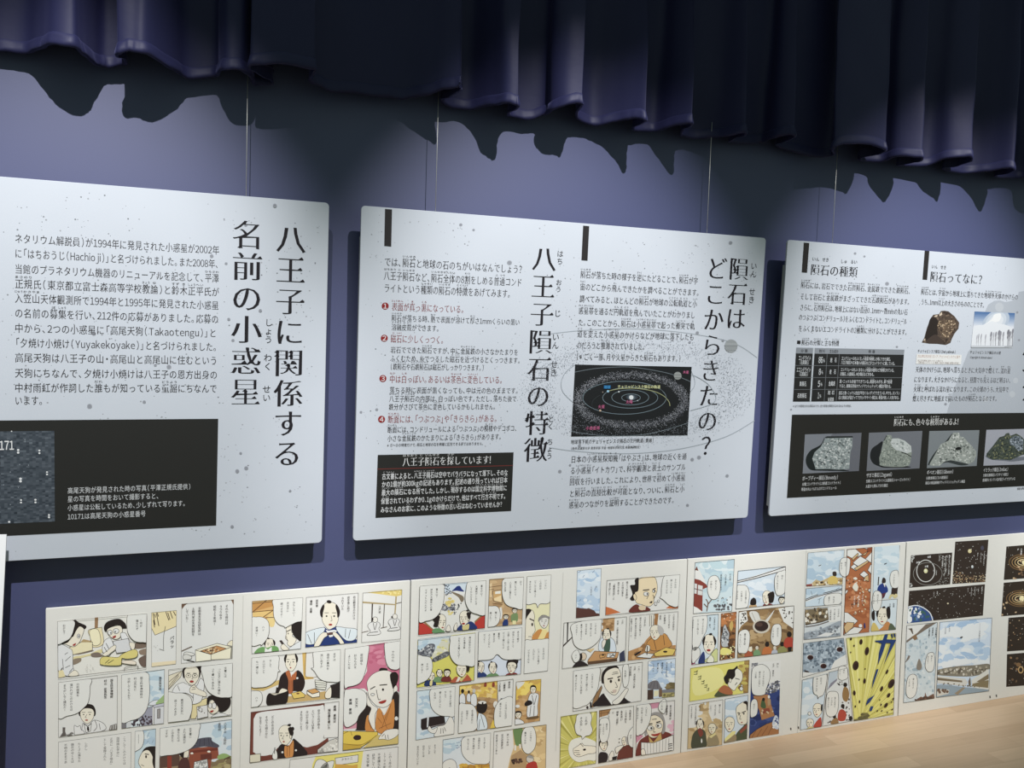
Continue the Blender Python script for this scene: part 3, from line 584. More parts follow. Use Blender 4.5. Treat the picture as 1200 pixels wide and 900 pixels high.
# black strip with four meteorite photographs
k = Ink(L3, PWH, 0.0006); a_ = L3.at(928.1, 485.9); b_ = L3.at(922.1, 583.5)
k.up(); k.add_uv([a_, (1.14, a_[1]), (1.14, b_[1]), b_], k.k((42, 41, 38)))
k.row('[隕|いん][石|せき]にも、色々な[種|しゅ][類|るい]があるよ!', 1047.3, 495, 1123, 'M', (240, 240, 238), sz=0.0265)
for X_, L in ((920, [('ボーブディー隕石(Bovedy)', 160, 647, 497, 0.0155), ('分類:コンドライト(L3普通コンドライト)', 157, 700, 520, 0.0115), ('断面の丸いつぶつぶがコンドリュール', 152, 748, 482, 0.0115), ('ザガミ隕石(Zagami)', 760, 617, 1003, 0.0155), ('分類:エコンドライト(火星隕石:シャーゴッタイト)', 757, 671, 1172, 0.0115), ('火星から飛んできた隕石', 754, 719, 962, 0.0115)]), (1060, [('ギベオン隕石(Gibeon)', 222, 632, 490, 0.0155), ('分類:鉄隕石(IVA鉄隕石)', 214, 689, 437, 0.0115), ('隕石の断面模様がウィドマンシュテッテン構造', 208, 738, 605, 0.0115), ('イミラック隕石(Imilac)', 790, 608, 1040, 0.0155), ('分類:石鉄隕石(パラサイト隕石)', 787, 660, 1043, 0.0115), ('金属鉄とカンラン石が混ざってできている', 781, 708, 1110, 0.0115)])):
    k.T = (X_, 480, 8 if X_ == 920 else 8.571)
    for t, x0, y0, x1, q in L: k.row(t, x0, y0, x1, 'b', (216, 217, 218), sz=q)
strip = k.build('black_caption_strip', R3)
def pic(T, quad, bg, fn):
    k = Ink(L3, PWH, 0.0009); k.T = T; k.poly(bg, quad); k.clip = [k.X(*p) for p in P(quad)]; fn(k); k.build('meteorite_photograph', R3)
G_ = [(200, 206, 204), (120, 128, 128), (150, 158, 158), (182, 190, 188), (96, 104, 104), (222, 226, 224)]
def f1(k):
    k.smooth((112, 114, 122), '430,240 715,220 690,575 600,590'); k.smooth((34, 40, 40), '370,262 330,330 240,380 195,450 200,520 240,565 330,572 480,575 600,575 470,540 320,480'); k.poly((40, 44, 44), '372,258 392,250 632,248 634,262 380,268')
    stone(k, P('378,268 630,262 628,345 610,400 600,555 500,562 400,556 285,558 270,510 252,460 275,400 330,350'), (152, 162, 162), G_, 31, 700, 4, 13); k.poly((214, 218, 216), '498,350 512,346 516,372 505,384 498,376')
pic((920, 480, 8), '185,232 715,217 690,575 163,600', (134, 138, 146), f1)
def f2(k):
    k.smooth((36, 38, 40), '915,300 860,330 810,370 795,440 820,500 880,532 950,545 1180,540 1000,500 900,420')
    stone(k, P('955,235 995,240 1002,268 1060,268 1120,290 1180,340 1186,400 1175,490 1160,525 1100,537 1000,537 925,532 885,520 882,450 905,370 918,300'), (150, 158, 150), [(168, 176, 166), (132, 140, 132), (110, 118, 112), (186, 192, 182)], 32, 520, 4, 10)
    stone(k, P('1002,272 1060,270 1120,292 1178,342 1184,395 1140,410 1090,392 1040,380 1005,350 985,310'), (206, 212, 210), [(228, 232, 230), (190, 196, 194), (216, 220, 218), (150, 158, 156)], 33, 120, 6, 16); k.line(7, '1090,400 1130,412 1180,440', (60, 64, 60), True); k.line(6, '950,242 925,290', (50, 54, 52))
pic((920, 480, 8), '785,217 1285.6,199.2 1257.6,550.4 762,575', (122, 125, 132), f2)
def f3(k):
    k.smooth((52, 58, 58), '480,240 400,330 310,420 250,510 235,560 300,500 420,380'); k.smooth((60, 66, 66), '370,545 440,505 520,520 640,548 560,560 430,530')
    stone(k, P('490,230 548,232 556,270 590,275 630,320 680,370 718,420 718,465 690,525 640,545 540,520 460,508 400,520 350,565 260,562 250,545 310,440 360,350 440,310 465,265'), (168, 174, 168), [(212, 216, 210), (140, 146, 140), (188, 194, 188), (110, 116, 112), (226, 228, 224)], 34, 460, 5, 14); k.ell((50, 52, 52), 538, 392, 32, 17, -8); k.ell((24, 24, 24), 535, 388, 25, 10, -8)
pic((1060, 480, 8.571), '247,215 750,205 722,565 222,588', (136, 142, 146), f3)
def f4(k):
    k.smooth((120, 124, 134), '815,460 860,500 1000,515 1100,520 1300,490 1300,470 1000,480')
    stone(k, P('950,278 1000,262 1015,240 1045,232 1060,262 1120,240 1165,265 1200,300 1260,330 1290,400 1260,440 1180,455 1080,500 1060,508 950,500 880,505 820,470 822,440 880,370'), (74, 82, 74), [(50, 58, 52), (98, 104, 84), (128, 130, 98), (40, 46, 44), (88, 96, 92), (150, 150, 110)], 35, 520, 4, 12)
    stone(k, P('1050,300 1110,260 1160,270 1192,310 1190,400 1140,420 1090,360 1060,350'), (118, 128, 136), [(186, 194, 204), (90, 98, 106), (150, 160, 170), (60, 66, 72)], 36, 150, 5, 13)
pic((1060, 480, 8.571), '820,203 1290,191 1262,547 790,563', (176, 178, 188), f4)

# ---- suspension wires
for x, y, px, wh in [(288.5, 231, 0, 'left panel'), (510.4, 247, 1, 'left end of the middle panel'), (828.4, 275, 2, 'right end of the middle panel'), (975.5, 285, 3, 'left end of the right panel')]:
    p = on_y(x, y, -0.0575); zt = on_y(x, {0: 86, 1: 104, 2: 157, 3: 172}[px], -0.0575).z+0.035
    vs, fs = [], []; n = 8
    for z in (PT-0.06, zt):
        for i in range(n): vs.append((p.x+0.0008*math.cos(2*math.pi*i/n), -0.0567+0.0008*math.sin(2*math.pi*i/n), z))
    for i in range(n): fs.append((i, (i+1) % n, n+(i+1) % n, n+i))
    fs += [tuple(range(n-1, -1, -1)), tuple(range(n, 2*n))]
    o = mesh_obj('hanging_wire', vs, fs, M_STEEL, None, True); o['label'] = 'thin steel wire holding up the '+wh; o['category'] = 'wire'; o['group'] = 'panel suspension wires'
# ------------------------------------------------------------------ comic boards standing on the floor
BT, BY, BD = 0.5973, -0.010, (0, -0.0173, -1)
PAW = [PAPER_W[i]/lin((213, 211, 203)[i]) for i in range(3)]
HAIR = (42, 34, 31); SKIN = (226, 217, 193); WHT = (217, 216, 209); LN = (62, 54, 48); REDL = (170, 50, 42)
def board(x0, x1, label, dy=0.0):
    root = thing('comic_board', ((x0+x1)/2, BY-0.0104, 0), label, 'board', 'comic boards along the foot of the wall')
    pl = Plane((x0, BY+dy, BT), (1, 0, 0), BD)
    slab('foam_board', pl, 0, x1-x0, 0, 0.5972, 0.0062, 0.0015, M_PAPER, root, bev=0.0005)
    return root, pl
class Fr:
    """one frame of a comic page: art clipped to its outline, balloons as pieces of their own"""
    def __init__(s, B, T, quad, bg=None, border=True, name='comic_frame'):
        s.root, s.pl = B; s.T = T; s.q = P(quad); s.k = Ink(s.pl, PAW, 0.0003, 0.8); s.k.T = T; s.bl = []; s.border = border; s.name = name
        s.clip = [s.k.X(*p) for p in s.q]; s.k.clip = s.clip; s.lw = 0.55*T[2]
        if bg: s.k.poly(bg, s.q)
    def p(s, c, pts): s.k.poly(c, pts); return s
    def s_(s, c, pts): s.k.smooth(c, pts); return s
    def po(s, c, pts): s.k.poly(c, pts); s.k.line(s.lw, pts, LN, closed=True, up=False); return s
    def o(s, c, pts): s.k.smooth(c, pts); s.k.line(s.lw*0.85, pts, LN, sm=True, closed=True, up=False); return s
    def l(s, *ps, c=LN, w=1.0):
        for t in ps: s.k.line(s.lw*w, t, c, sm=len(P(t)) > 2)
        return s
    def e(s, c, x, y, rx, ry=None, rot=0, ol=False):
        s.k.ell(c, x, y, rx, ry, rot)
        if ol: s.k.arc(s.lw*0.85, x, y, rx, ry or rx, 0, 360, LN, 22)
        return s
    def spots(s, seed, n, cols, area, r0, r1, el=1.0):
        r = random.Random(seed); xs = [p[0] for p in P(area)]; ys = [p[1] for p in P(area)]; a_ = P(area); s.k.up(); m = 0
        for _ in range(n*4):
            x, y = r.uniform(min(xs), max(xs)), r.uniform(min(ys), max(ys)); c = False
            for (ax, ay), (bx, by) in zip(a_, a_[1:]+a_[:1]):
                if (ay > y) != (by > y) and x < (bx-ax)*(y-ay)/(by-ay)+ax: c = not c
            if c: s.k.ell(r.choice(cols), x, y, r.uniform(r0, r1)*el, r.uniform(r0, r1), r.uniform(-20, 20), 6, up=False); m += 1
            if m >= n: break
        return s
    def wash(s, seed, n, cols, area, r0, r1): return s.spots(seed, n, cols, area, r0, r1, 1.8)
    def t(s, cols, x, y, sz, gap=1.45, c=(56, 50, 47), style='g'): s.k.vt(cols, x, y, sz, gap, style, c); return s
    def b(s, pts, *texts, clip=True, sm=True): s.bl.append((pts, texts, clip, sm)); return s
    def head(s, x, y, w, h, f=0.0, hair='chon', skin=SKIN, hc=HAIR, mouth=REDL, mo=0.10, brow=0, glasses=False, back=None, rot=0):
        """a drawn head: centre, width, height, f = which way it looks (-1 left, 1 right)"""
        ca, sa = math.cos(math.radians(rot)), math.sin(math.radians(rot))
        R = lambda *ps: [(x+(a_*w)*ca-(b_*h)*sa, y+(a_*w)*sa+(b_*h)*ca) for a_, b_ in ps]
        bk = -1 if f > 0 else 1
        if hair in ('short', 'bun', 'grey'):
            s.s_(hc, R((-.53, .05), (-.55, -.25), (-.38, -.52), (0, -.6), (.38, -.52), (.55, -.25), (.53, .05), (.3, .1), (-.3, .1)))
            if hair == 'bun': s.e(hc, x+bk*w*.42, y-h*.42, w*.24, h*.2)
        s.o(skin, R((-.46, -.08), (-.44, -.3), (-.24, -.48), (.02, -.52), (.28, -.46), (.45, -.28), (.46, -.05), (.4+.06*f, .2), (.22+.15*f, .42), (.05+.2*f, .5), (-.15+.16*f, .44), (-.38+.06*f, .22)))
        if hair in ('short', 'bun', 'grey'):
            s.s_(hc, R((-.5, -.02), (-.5, -.3), (-.3, -.54), (0, -.58), (.3, -.54), (.5, -.3), (.5, -.02), (.42, -.2), (.3+.08*f, -.32), (0+.1*f, -.36), (-.3+.08*f, -.3), (-.42, -.18)))
        if hair == 'chon':
            for sg in ((-1, 1) if abs(f) < 0.35 else (bk,)):
                wd = .13 if abs(f) < .35 else .26
                s.s_(hc, R((sg*.5, -.02), (sg*.52, -.22), (sg*.36, -.43), (sg*(.42-wd), -.36), (sg*(.5-wd), -.12), (sg*(.46-wd*.5), .04)))
            kx = bk*.3*min(1, abs(f)*1.6)
            s.e(hc, *R((kx, -.53))[0], w*.13, h*.06, rot-10*bk)
            if abs(f) >= .35: s.e(hc, *R((bk*.46, -.34))[0], w*.12, h*.1, rot)
        if hair != 'none' and abs(f) > .3: s.e(skin, *R((bk*.33, .06))[0], w*.07, h*.09, ol=True)
        ex = .2*f
        for sg in (-1, 1):
            px_ = sg*.2+ex*1.1
            if abs(px_) > .42: continue
            s.k.line(s.lw*.9, R((px_-.11, -.13-.05*brow*sg), (px_+.11, -.13+.05*brow*sg)), HAIR)
            s.e(HAIR, *R((px_, -.01))[0], w*.045, h*.03)
            if glasses: s.k.arc(s.lw*.7, *R((px_, 0))[0], w*.16, h*.1, 0, 360, LN, 14)
        s.k.line(s.lw*.7, R((.03+ex*1.4, -.02), (.08*(1 if f >= 0 else -1)+ex*1.6, .15), (.0+ex*1.4, .17)), LN)
        s.e(mouth, *R((ex*1.3, .3))[0], w*mo, h*.035 if mo < .13 else h*.06)
        return s
    def done(s):
        if s.border: s.k.line(0.6*s.T[2], s.q, (70, 62, 56), closed=True)
        s.k.clip = None
        o = s.k.build(s.name, s.root); h = s.k.h
        for pts, texts, clip, sm in s.bl:
            k = Ink(s.pl, PAW, h+4e-5); k.T = s.T; k.clip = s.clip if clip else None
            (k.smooth if sm else k.poly)(WHT, pts); k.line(s.lw*0.9, pts, LN, sm=sm, closed=True)
            if clip and s.border: k.line(0.6*s.T[2], s.q, (70, 62, 56), closed=True)
            k.clip = None
            for tx in texts: k.vt(tx[0], tx[1], tx[2], tx[3], *(tx[4:] or ()))
            k.build('speech_balloon', o)
def crease(B, pts, c=(188, 186, 178)):
    k = Ink(B[1], PAW, 0.0002); k.line(0.7, pts, c); k.build('page_fold', B[0])
SKY = (190, 208, 212); SKY2 = [(196, 213, 218), (176, 199, 210), (205, 217, 219), (166, 190, 206)]

# ================= board 1
B1 = board(-0.2805, 0.5801, 'comic board at left end of the row, with a schoolroom scene and a pink panel'); crease(B1, '285,698 284,760 281,900')
T = (60, 700, 9)
g = Fr(B1, T, '67,247 1010,165 1000,738 73,845', (219, 216, 204))
g.p((152, 114, 76), '460,205 497,200 492,325 458,325').o((224, 208, 158), '395,345 520,318 535,330 550,490 440,525 410,420').o((232, 222, 178), '405,355 495,342 520,480 440,500').po((226, 214, 168), '190,530 320,470 435,470 435,555 235,605 200,600').p((176, 146, 96), '310,470 340,440 430,460 400,472')
g.s_((120, 104, 88), '235,600 430,560 430,570 300,600').s_((214, 200, 140), '240,625 320,612 420,590 480,560 540,545 540,580 450,610 380,620 240,660').s_((124, 108, 94), '425,590 500,580 540,620 470,632 425,622').s_((140, 122, 100), '232,655 310,640 310,675 232,710').s_((120, 100, 84), '890,480 1000,450 1010,520 890,540').s_((140, 118, 98), '930,560 1010,540 1005,600 940,600').s_((110, 90, 78), '930,640 1005,610 1005,720 960,730 925,680')
g.s_((42, 34, 31), '240,240 290,262 370,300 350,335 310,310 250,380 225,420 200,400')
g.o(SKIN, '205,420 232,410 262,350 300,305 345,330 340,370 318,430 300,470 250,515 205,515 150,492 120,488 185,460').e(WHT, 290, 407, 16, 22, 0, True).e(HAIR, 292, 408, 6, 9).s_(REDL, '228,497 262,480 252,505 232,508').s_((42, 34, 31), '85,470 175,448 190,455 160,480 85,488')
g.o((214, 214, 210), '75,485 120,495 185,530 225,570 230,720 240,770 215,810 180,830 110,800 120,740 75,770').l('145,600 175,580', '150,670 205,620', '120,650 130,760', '150,740 200,715', '190,790 230,745')
g.p((222, 206, 150), '80,770 125,765 150,830 80,850').o(SKIN, '180,820 235,770 270,775 290,815 230,830')
g.s_(HAIR, '555,320 580,265 640,235 720,225 780,270 795,320 760,325 745,330 700,290 640,310 610,330 575,360')
g.o(SKIN, '590,340 640,310 720,295 750,330 745,380 720,425 680,440 640,425 600,385').e(WHT, 620, 368, 24, 26, 0, True).e(WHT, 685, 352, 30, 27, 0, True).e(HAIR, 630, 372, 6, 8).e(HAIR, 676, 360, 7, 9).s_(REDL, '648,412 682,398 678,420 655,426')
g.o((218, 218, 214), '610,425 560,460 540,560 600,615 660,530 640,450').o((218, 218, 214), '730,390 775,370 800,400 840,470 880,500 850,560 800,560').po((206, 206, 204), '650,460 815,430 845,565 690,585').o(SKIN, '540,600 590,560 640,515 680,500 680,540 640,575 580,615').o(SKIN, '825,475 880,480 880,530 860,555 835,520').l('580,480 610,540', '560,520 590,570')
g.o((214, 198, 106), '520,645 560,620 700,628 740,600 820,560 890,545 915,585 890,630 800,645 745,640 740,705 640,715 530,705 515,680').o((228, 214, 190), '750,665 850,660 895,680 880,705 760,690').l('570,690 615,650', '600,690 660,655', '745,640 740,705')
g.l('770,755 790,730 910,715 910,740'); g.spots(3, 16, [(150, 140, 128)], '360,700 460,700 460,770 360,770', 2, 4)
g.b('60,235 238,240 240,330 205,420 140,462 60,475', ('石かな?', 138, 280, 27)).b('825,160 1020,150 1020,440 960,468 880,455 820,390 800,300', ('―何か|落ちたぞ', 948, 225, 28))
g.done()
T = (170, 690, 9)
g = Fr(B1, T, '67,250 333,226 326,793 68,823', (215, 214, 207))
g.po((226, 208, 152), '60,240 340,215 330,395 105,488 60,400').p((226, 208, 166), '60,780 330,755 330,800 60,830')
for a_ in ('85,260 105,380', '100,265 110,300', '120,255 145,390', '130,255 140,290', '220,245 250,330', '240,250 262,325', '265,240 290,310', '300,240 322,280', '90,330 100,405'): g.l(a_, c=(70, 52, 40), w=1.6)
g.l('215,395 196,500 195,640', '150,635 200,650'); g.spots(4, 9, [(150, 145, 138)], '85,595 140,595 140,660 85,660', 2, 4); g.t('パラッ', 285, 495, 44, c=(40, 36, 34), style='b'); g.done()
g = Fr(B1, T, '385,158 935,113 920,733 380,785', (215, 214, 207))
g.p((112, 80, 58), '385,158 455,150 420,175 390,215').p((128, 92, 66), '905,112 937,110 930,165').o((222, 212, 180), '865,590 905,545 935,560 930,600').p((150, 148, 132), '905,600 930,600 920,735 905,735')
g.po((228, 220, 188), '530,645 760,575 910,610 900,738 695,748 535,770').po((196, 134, 76), '585,655 755,600 860,630 695,690').spots(5, 40, [(96, 70, 48), (220, 190, 140), (130, 90, 56)], '610,655 740,615 780,650 700,680', 6, 14).po((232, 226, 200), '530,645 695,692 695,752 535,770').l('695,690 910,612').p((110, 92, 78), '385,650 490,603 500,610 385,662')
g.o((214, 212, 202), '430,665 515,680 505,705 410,700').o((210, 208, 198), '400,705 440,690 490,715 480,740 410,745').l('440,750 520,768', w=2)
g.t('それから時代は|うつりゆき', 862, 165, 30, 2.1).t('昭和25年頃―', 735, 172, 30).t('京都東方文化研究所は|土御門家の天体記録を|していた―', 575, 188, 30, 2.2); g.done()
T = (60, 785, 7.826)
g = Fr(B1, T, '68,112 608,48 606,542 66,617', (214, 212, 204))
g.e(HAIR, 330, 365, 82, 50, 20).head(330, 410, 140, 165, -.15, 'short').o((216, 214, 208), '290,490 320,505 350,505 395,460 480,490 490,550 300,590').po(WHT, '300,495 335,520 370,490 360,560 320,575').p(HAIR, '330,520 345,520 350,550 338,565 328,545').l('400,460 420,520 390,560', '440,490 450,545')
g.o((216, 214, 208), '215,590 212,510 240,520 265,510 275,545 300,560 300,585 220,600').p((96, 88, 82), '105,525 130,525 128,560 140,600 80,612 105,575').spots(6, 14, [(110, 104, 98)], '140,585 200,570 200,600 140,606', 5, 8).p((120, 114, 106), '540,510 600,490 606,545 530,550').l('550,515 545,545', '570,505 570,545', '590,500 590,540', c=WHT)
g.t('国立科学博物館|村山 定男先生', 555, 80, 25, 2.3, style='b')
g.b('50,100 350,75 357,150 352,240 335,305 300,345 240,395 150,420 60,425', ('分析結果を|頂ければこのかけらは|まちがいなく隕石だ!', 245, 118, 25, 2.4)); g.done()
g = Fr(B1, T, '645,45 1040,-8 1032,490 645,537', (202, 214, 216))
g.wash(7, 14, SKY2, '860,0 1125,0 1125,300 900,300', 20, 45)
g.po((150, 150, 164), '850,360 985,315 1000,520 840,530 800,440').spots(8, 46, [(64, 52, 60), (80, 66, 72)], '740,445 930,415 930,495 740,520', 7, 12).p((216, 214, 206), '930,340 1000,320 1000,520 930,530').o((214, 216, 218), '895,320 930,285 980,275 1010,300 1000,325').p((150, 180, 112), '960,300 1040,220 1040,480 960,480').po((186, 186, 196), '930,325 1040,300 1040,340 950,352').po((206, 206, 206), '945,345 1036,330 1032,495 942,508').po((150, 144, 140), '975,360 1000,355 998,440 974,444').p((120, 116, 118), '645,470 690,470 690,530 645,535').p((198, 198, 196), '695,470 730,470 730,525 695,530')
g.t('東京天文台', 1000, 60, 25, style='b')
g.b('630,35 870,20 900,110 900,250 875,360 820,430 740,460 630,455', ('国立科学博物館の|村山先生に|分析してもらおう', 828, 60, 25, 2.3)); g.done()
T = (170, 770, 6.923)
g = Fr(B1, T, '190,98 710,44 702,468 185,528', (216, 213, 202))
g.po((216, 206, 176), '190,150 300,110 290,160 190,265').l('190,260 275,150', '190,240 270,140', '195,200 290,120', c=(96, 80, 66)).po((222, 205, 146), '380,380 500,330 520,370 440,430 410,500 370,500').s_(HAIR, '305,150 305,100 340,75 420,70 460,75 455,110 440,170 430,110 380,95 330,105 318,170')
g.head(378, 150, 130, 155, 0, 'none', mo=.13, glasses=True).o((220, 219, 214), '305,205 250,230 225,290 330,290 390,330 385,380 450,360 470,300 480,210 450,170 420,230 380,235 330,215').o(SKIN, '365,250 400,225 430,255 490,285 490,320 400,295 365,285').l('385,245 410,240', '378,262 410,255', '265,230 280,270', '390,330 390,300')
g.s_(HAIR, '500,370 510,320 560,305 640,300 690,330 690,390 650,435 600,440 560,370 530,345 510,380').o(SKIN, '515,375 545,345 575,380 595,410 590,440 545,460 510,425').e(WHT, 528, 392, 14, 22, 0, True).e(WHT, 560, 392, 17, 25, 0, True).s_(REDL, '528,435 555,428 550,443 532,446').po((214, 212, 206), '420,400 505,385 510,480 425,500').spots(9, 12, [(120, 114, 108)], '430,400 500,395 500,450 430,460', 4, 7).o((216, 215, 210), '545,475 610,450 670,465 700,470 700,520 545,500')
g.b('470,60 720,30 720,290 640,325 560,310 500,260 472,170', ('文書には|「八王子に落ちた隕石|って書いてあるね', 652, 75, 22, 2.3)).b('170,300 250,288 320,292 372,330 382,400 368,470 330,520 170,540', ('東京天文台へ|送ってみるか', 300, 335, 22, 2.4)); g.done()
g = Fr(B1, T, '120,575 705,502 698,935 115,940', (206, 214, 216))
g.wash(10, 10, SKY2, '430,560 700,540 700,740 430,680', 22, 50).p((150, 124, 92), '560,850 700,800 700,940 100,940 100,820 300,800').p((96, 68, 56), '120,810 280,780 280,880 120,900').p((150, 58, 44), '180,800 215,800 215,920 180,920').p((150, 74, 52), '360,740 590,720 600,820 540,830 530,900 350,900').p((120, 52, 40), '365,760 590,735 590,755 365,780').p((110, 52, 42), '450,790 540,780 540,830 450,830').s_((82, 80, 92), '370,745 410,710 425,665 530,650 545,680 600,715 580,735 480,725').l('400,720 430,670', '440,720 450,665', '480,715 480,660', '520,712 515,655', '550,715 530,665', c=(58, 56, 66))
g.e((226, 222, 206), 380, 780, 12, 8).e((226, 222, 206), 518, 766, 14, 8).po((190, 190, 184), '400,850 505,825 515,920 390,920').spots(11, 60, [(150, 150, 146), (220, 220, 214)], '405,855 500,835 510,915 395,915', 5, 10).s_((140, 170, 96), '590,800 640,780 690,800 690,830 600,830').p((96, 74, 52), '615,835 690,800 695,860 620,870').wash(12, 20, [(176, 160, 110), (130, 110, 76), (160, 146, 90)], '530,840 700,840 700,930 530,930', 10, 22)
g.s_(HAIR, '275,780 285,745 320,732 360,745 350,765 330,800 310,820').o(SKIN, '318,770 350,750 355,785 340,815 315,820').s_((88, 52, 48), '300,820 340,815 360,860 360,940 270,940 275,860')
g.t('八王子の 上野町|金剛院', 650, 525, 23, 2.0)
g.b('105,560 420,530 438,600 420,680 370,740 280,780 180,795 105,780', ('古文書に|よれば隕石が|落ちたのは|このあたり|ですか', 368, 570, 21, 2.3)); g.done()
T = (60, 785, 7.826)
g = Fr(B1, T, '66,660 735,570 730,960 62,1000', (214, 212, 204)); g.t('こうしてこのかけらは|国際隕石学会に|正式に「八王子隕石」|として登録された', 672, 610, 26, 2.3).t('しかし|たくさん落ちた|隕石のゆくえは|不明のままであ', 320, 660, 26, 2.4); g.done()
g = Fr(B1, T, '768,562 960,538 952,960 764,960', SKY)
g.wash(13, 12, SKY2, '800,540 1110,540 1110,720 800,720', 20, 50).l('900,570 880,620', '940,640 925,670', '990,560 975,610', '890,650 880,665', c=(130, 150, 165)).s_(HAIR, '830,760 870,710 960,700 1060,730 1100,800 1100,960 930,900 925,830 900,760 870,740')
g.o(SKIN, '840,750 890,735 930,790 930,850 950,960 860,960 820,890 800,850 812,800').l('860,770 895,775', w=1.8).e(HAIR, 870, 795, 8, 14).l('825,870 850,880')
g.b('755,555 835,550 852,620 835,700 790,738 755,735', ('―――', 803, 590, 28)); g.done()
# right page of board 1
T = (285, 690, 9)
g = Fr(B1, T, '93,130 630,88 608,630 88,682', (217, 215, 207))
g.p((214, 164, 92), '93,130 335,105 320,400 290,405 270,330 100,300').p((196, 136, 66), '100,150 330,135 330,180 100,240').p((224, 184, 104), '100,240 320,220 310,290 100,300').s_((226, 196, 120), '255,300 330,290 330,380 300,402 270,380').l('95,155 335,130', '95,245 310,225', '235,305 320,300', '245,120 100,245', '325,220 215,295', c=(112, 74, 40), w=1.6)
g.p(HAIR, '500,390 520,350 620,300 625,560 590,548 535,500 520,470').o(SKIN, '455,410 505,378 510,450 525,470 520,500 560,530 530,590 490,605 465,580 470,545 445,520 455,470').l('460,450 500,430', w=1.8).e(HAIR, 475, 470, 5, 9).l('455,500 462,540 470,545').o((212, 214, 212), '490,620 600,550 620,560 620,640 480,645').p((58, 46, 42), '380,545 405,540 440,590 420,605').o(SKIN, '395,610 420,580 450,600 480,640 420,645')
g.head(278, 590, 115, 130, .25, 'chon').s_((104, 156, 84), '140,640 200,610 250,620 310,600 360,610 375,650 330,690 130,690').p((222, 222, 214), '230,620 260,640 300,610 300,670 225,670')
g.b('335,100 640,70 640,310 560,350 490,385 440,410 430,395 370,370 325,300 318,190', ('おもしろい!|天文方に|調べさせよ!', 535, 130, 27, 2.4)).b('80,325 140,295 210,300 262,340 275,420 262,500 225,560 185,600 180,585 80,585', ('ハッ|早速に!', 210, 390, 27, 2.5)); g.done()
g = Fr(B1, T, '664,86 1215,40 1200,565 655,618', (216, 214, 207))
g.head(915, 290, 200, 290, .1, 'chon', mo=.1).s_((36, 56, 118), '650,570 750,575 850,480 850,400 900,430 990,395 1010,470 1080,520 1210,540 1210,640 640,640').o((206, 216, 218), '655,465 850,405 840,470 760,575 655,575').o((206, 216, 218), '980,400 1080,410 1200,430 1180,530 1090,545 1010,470').l('680,480 720,575', '750,460 750,570', '1080,420 1075,510', '1130,430 1110,520').p((222, 222, 218), '870,430 900,440 960,430 990,440 920,530').p((36, 56, 118), '850,520 905,510 960,500 975,600 850,605')
g.o(SKIN, '745,605 790,510 840,460 890,465 885,495 850,520 800,600').o(SKIN, '1065,575 1010,490 960,450 940,470 960,500 1000,540 1030,590').s_((96, 66, 58), '885,465 940,455 940,480 890,485')
g.t('右は観音寺のかけら|若年寄に届け|られていた', 1172, 70, 28, 2.2).t('若年寄|増田 玄蕃', 778, 110, 27, 2.3, style='b'); g.done()
T = (385, 680, 9)
g = Fr(B1, T, '360,130 775,95 760,618 347,655', (217, 215, 207))
g.p((220, 192, 98), '400,128 780,90 775,155 715,170').spots(14, 12, [(190, 150, 70), (236, 214, 130)], '530,118 770,100 770,150 600,140', 8, 16).p((170, 146, 96), '355,222 700,250 700,262 355,240').p((170, 146, 96), '705,170 720,170 715,250 705,370 693,370 700,250').l('715,245 775,230', '345,552 420,535', '550,505 615,490', w=1.6, c=(96, 80, 64)).p((72, 62, 54), '455,245 470,245 460,445 450,445').p((84, 74, 66), '585,250 594,250 580,495 572,495')
for x, y, q in ((480, 480, 1.0), (690, 440, .92)): g.o((216, 214, 208), [(x+a_*q, y+b_*q) for a_, b_ in P('-60,-20 -20,-40 40,-40 65,-10 50,30 70,70 50,90 -30,100 -75,95 -40,60 -65,10')]).e((222, 217, 204), x+10*q, y-65*q, 27*q, 30*q, 0, True).l([(x-10*q, y-30*q), (x+5*q, y+40*q)], [(x+30*q, y-30*q), (x+10*q, y+40*q)], [(x-40*q, y+70*q), (x+40*q, y+60*q)])
g.e(HAIR, 463, 408, 9, 16).e(HAIR, 668, 385, 8, 10).t('江戸城', 540, 265, 27); g.done()
T = (285, 760, 6.429)
g = Fr(B1, T, '63,68 733,5 728,372 58,442', (217, 214, 205))
g.p((212, 170, 84), '445,30 475,25 470,210 530,215 530,228 455,235').l('475,25 470,208 560,212', c=(120, 84, 44)).p((206, 174, 100), '55,290 170,275 270,235 270,270 150,320 55,310').p((196, 160, 92), '335,360 480,345 620,320 625,380 330,410')
g.head(360, 100, 100, 145, -.12, 'chon', mo=.06).s_((48, 36, 34), '320,175 280,210 265,280 262,330 340,340 380,320 440,320 465,260 450,200 420,165 400,170 380,210 350,200').s_((186, 98, 52), '320,180 345,165 365,200 400,170 395,230 375,240 372,330 340,330 340,240').p((222, 218, 208), '355,180 372,180 362,215').e(WHT, 407, 222, 8, 8).l('352,240 352,320', '365,240 368,320', c=(110, 60, 40))
g.s_(HAIR, '205,335 260,330 335,310 338,370 320,415 250,428 180,425 175,370 190,340').p(HAIR, '240,345 250,290 270,295 255,350').s_(SKIN, '205,335 245,345 330,318 300,300 280,310 262,340 235,350')
g.po((220, 186, 82), '360,335 430,320 465,345 460,365 380,378').e((110, 50, 40), 412, 338, 12, 5).po((208, 150, 80), '480,315 540,300 575,325 520,340').po((228, 220, 198), '480,318 520,342 575,326 575,360 520,368 480,340')
for i in range(4): g.po((214, 212, 196), [(540+2*i, 235+18*i), (600+4*i, 242+16*i), (630-2*i, 255+14*i), (625-2*i, 268+14*i), (565, 262+14*i), (540+2*i, 250+16*i)])
g.p((46, 38, 36), '655,275 735,250 730,370 660,368').o(SKIN, '620,330 660,290 660,365 620,370')
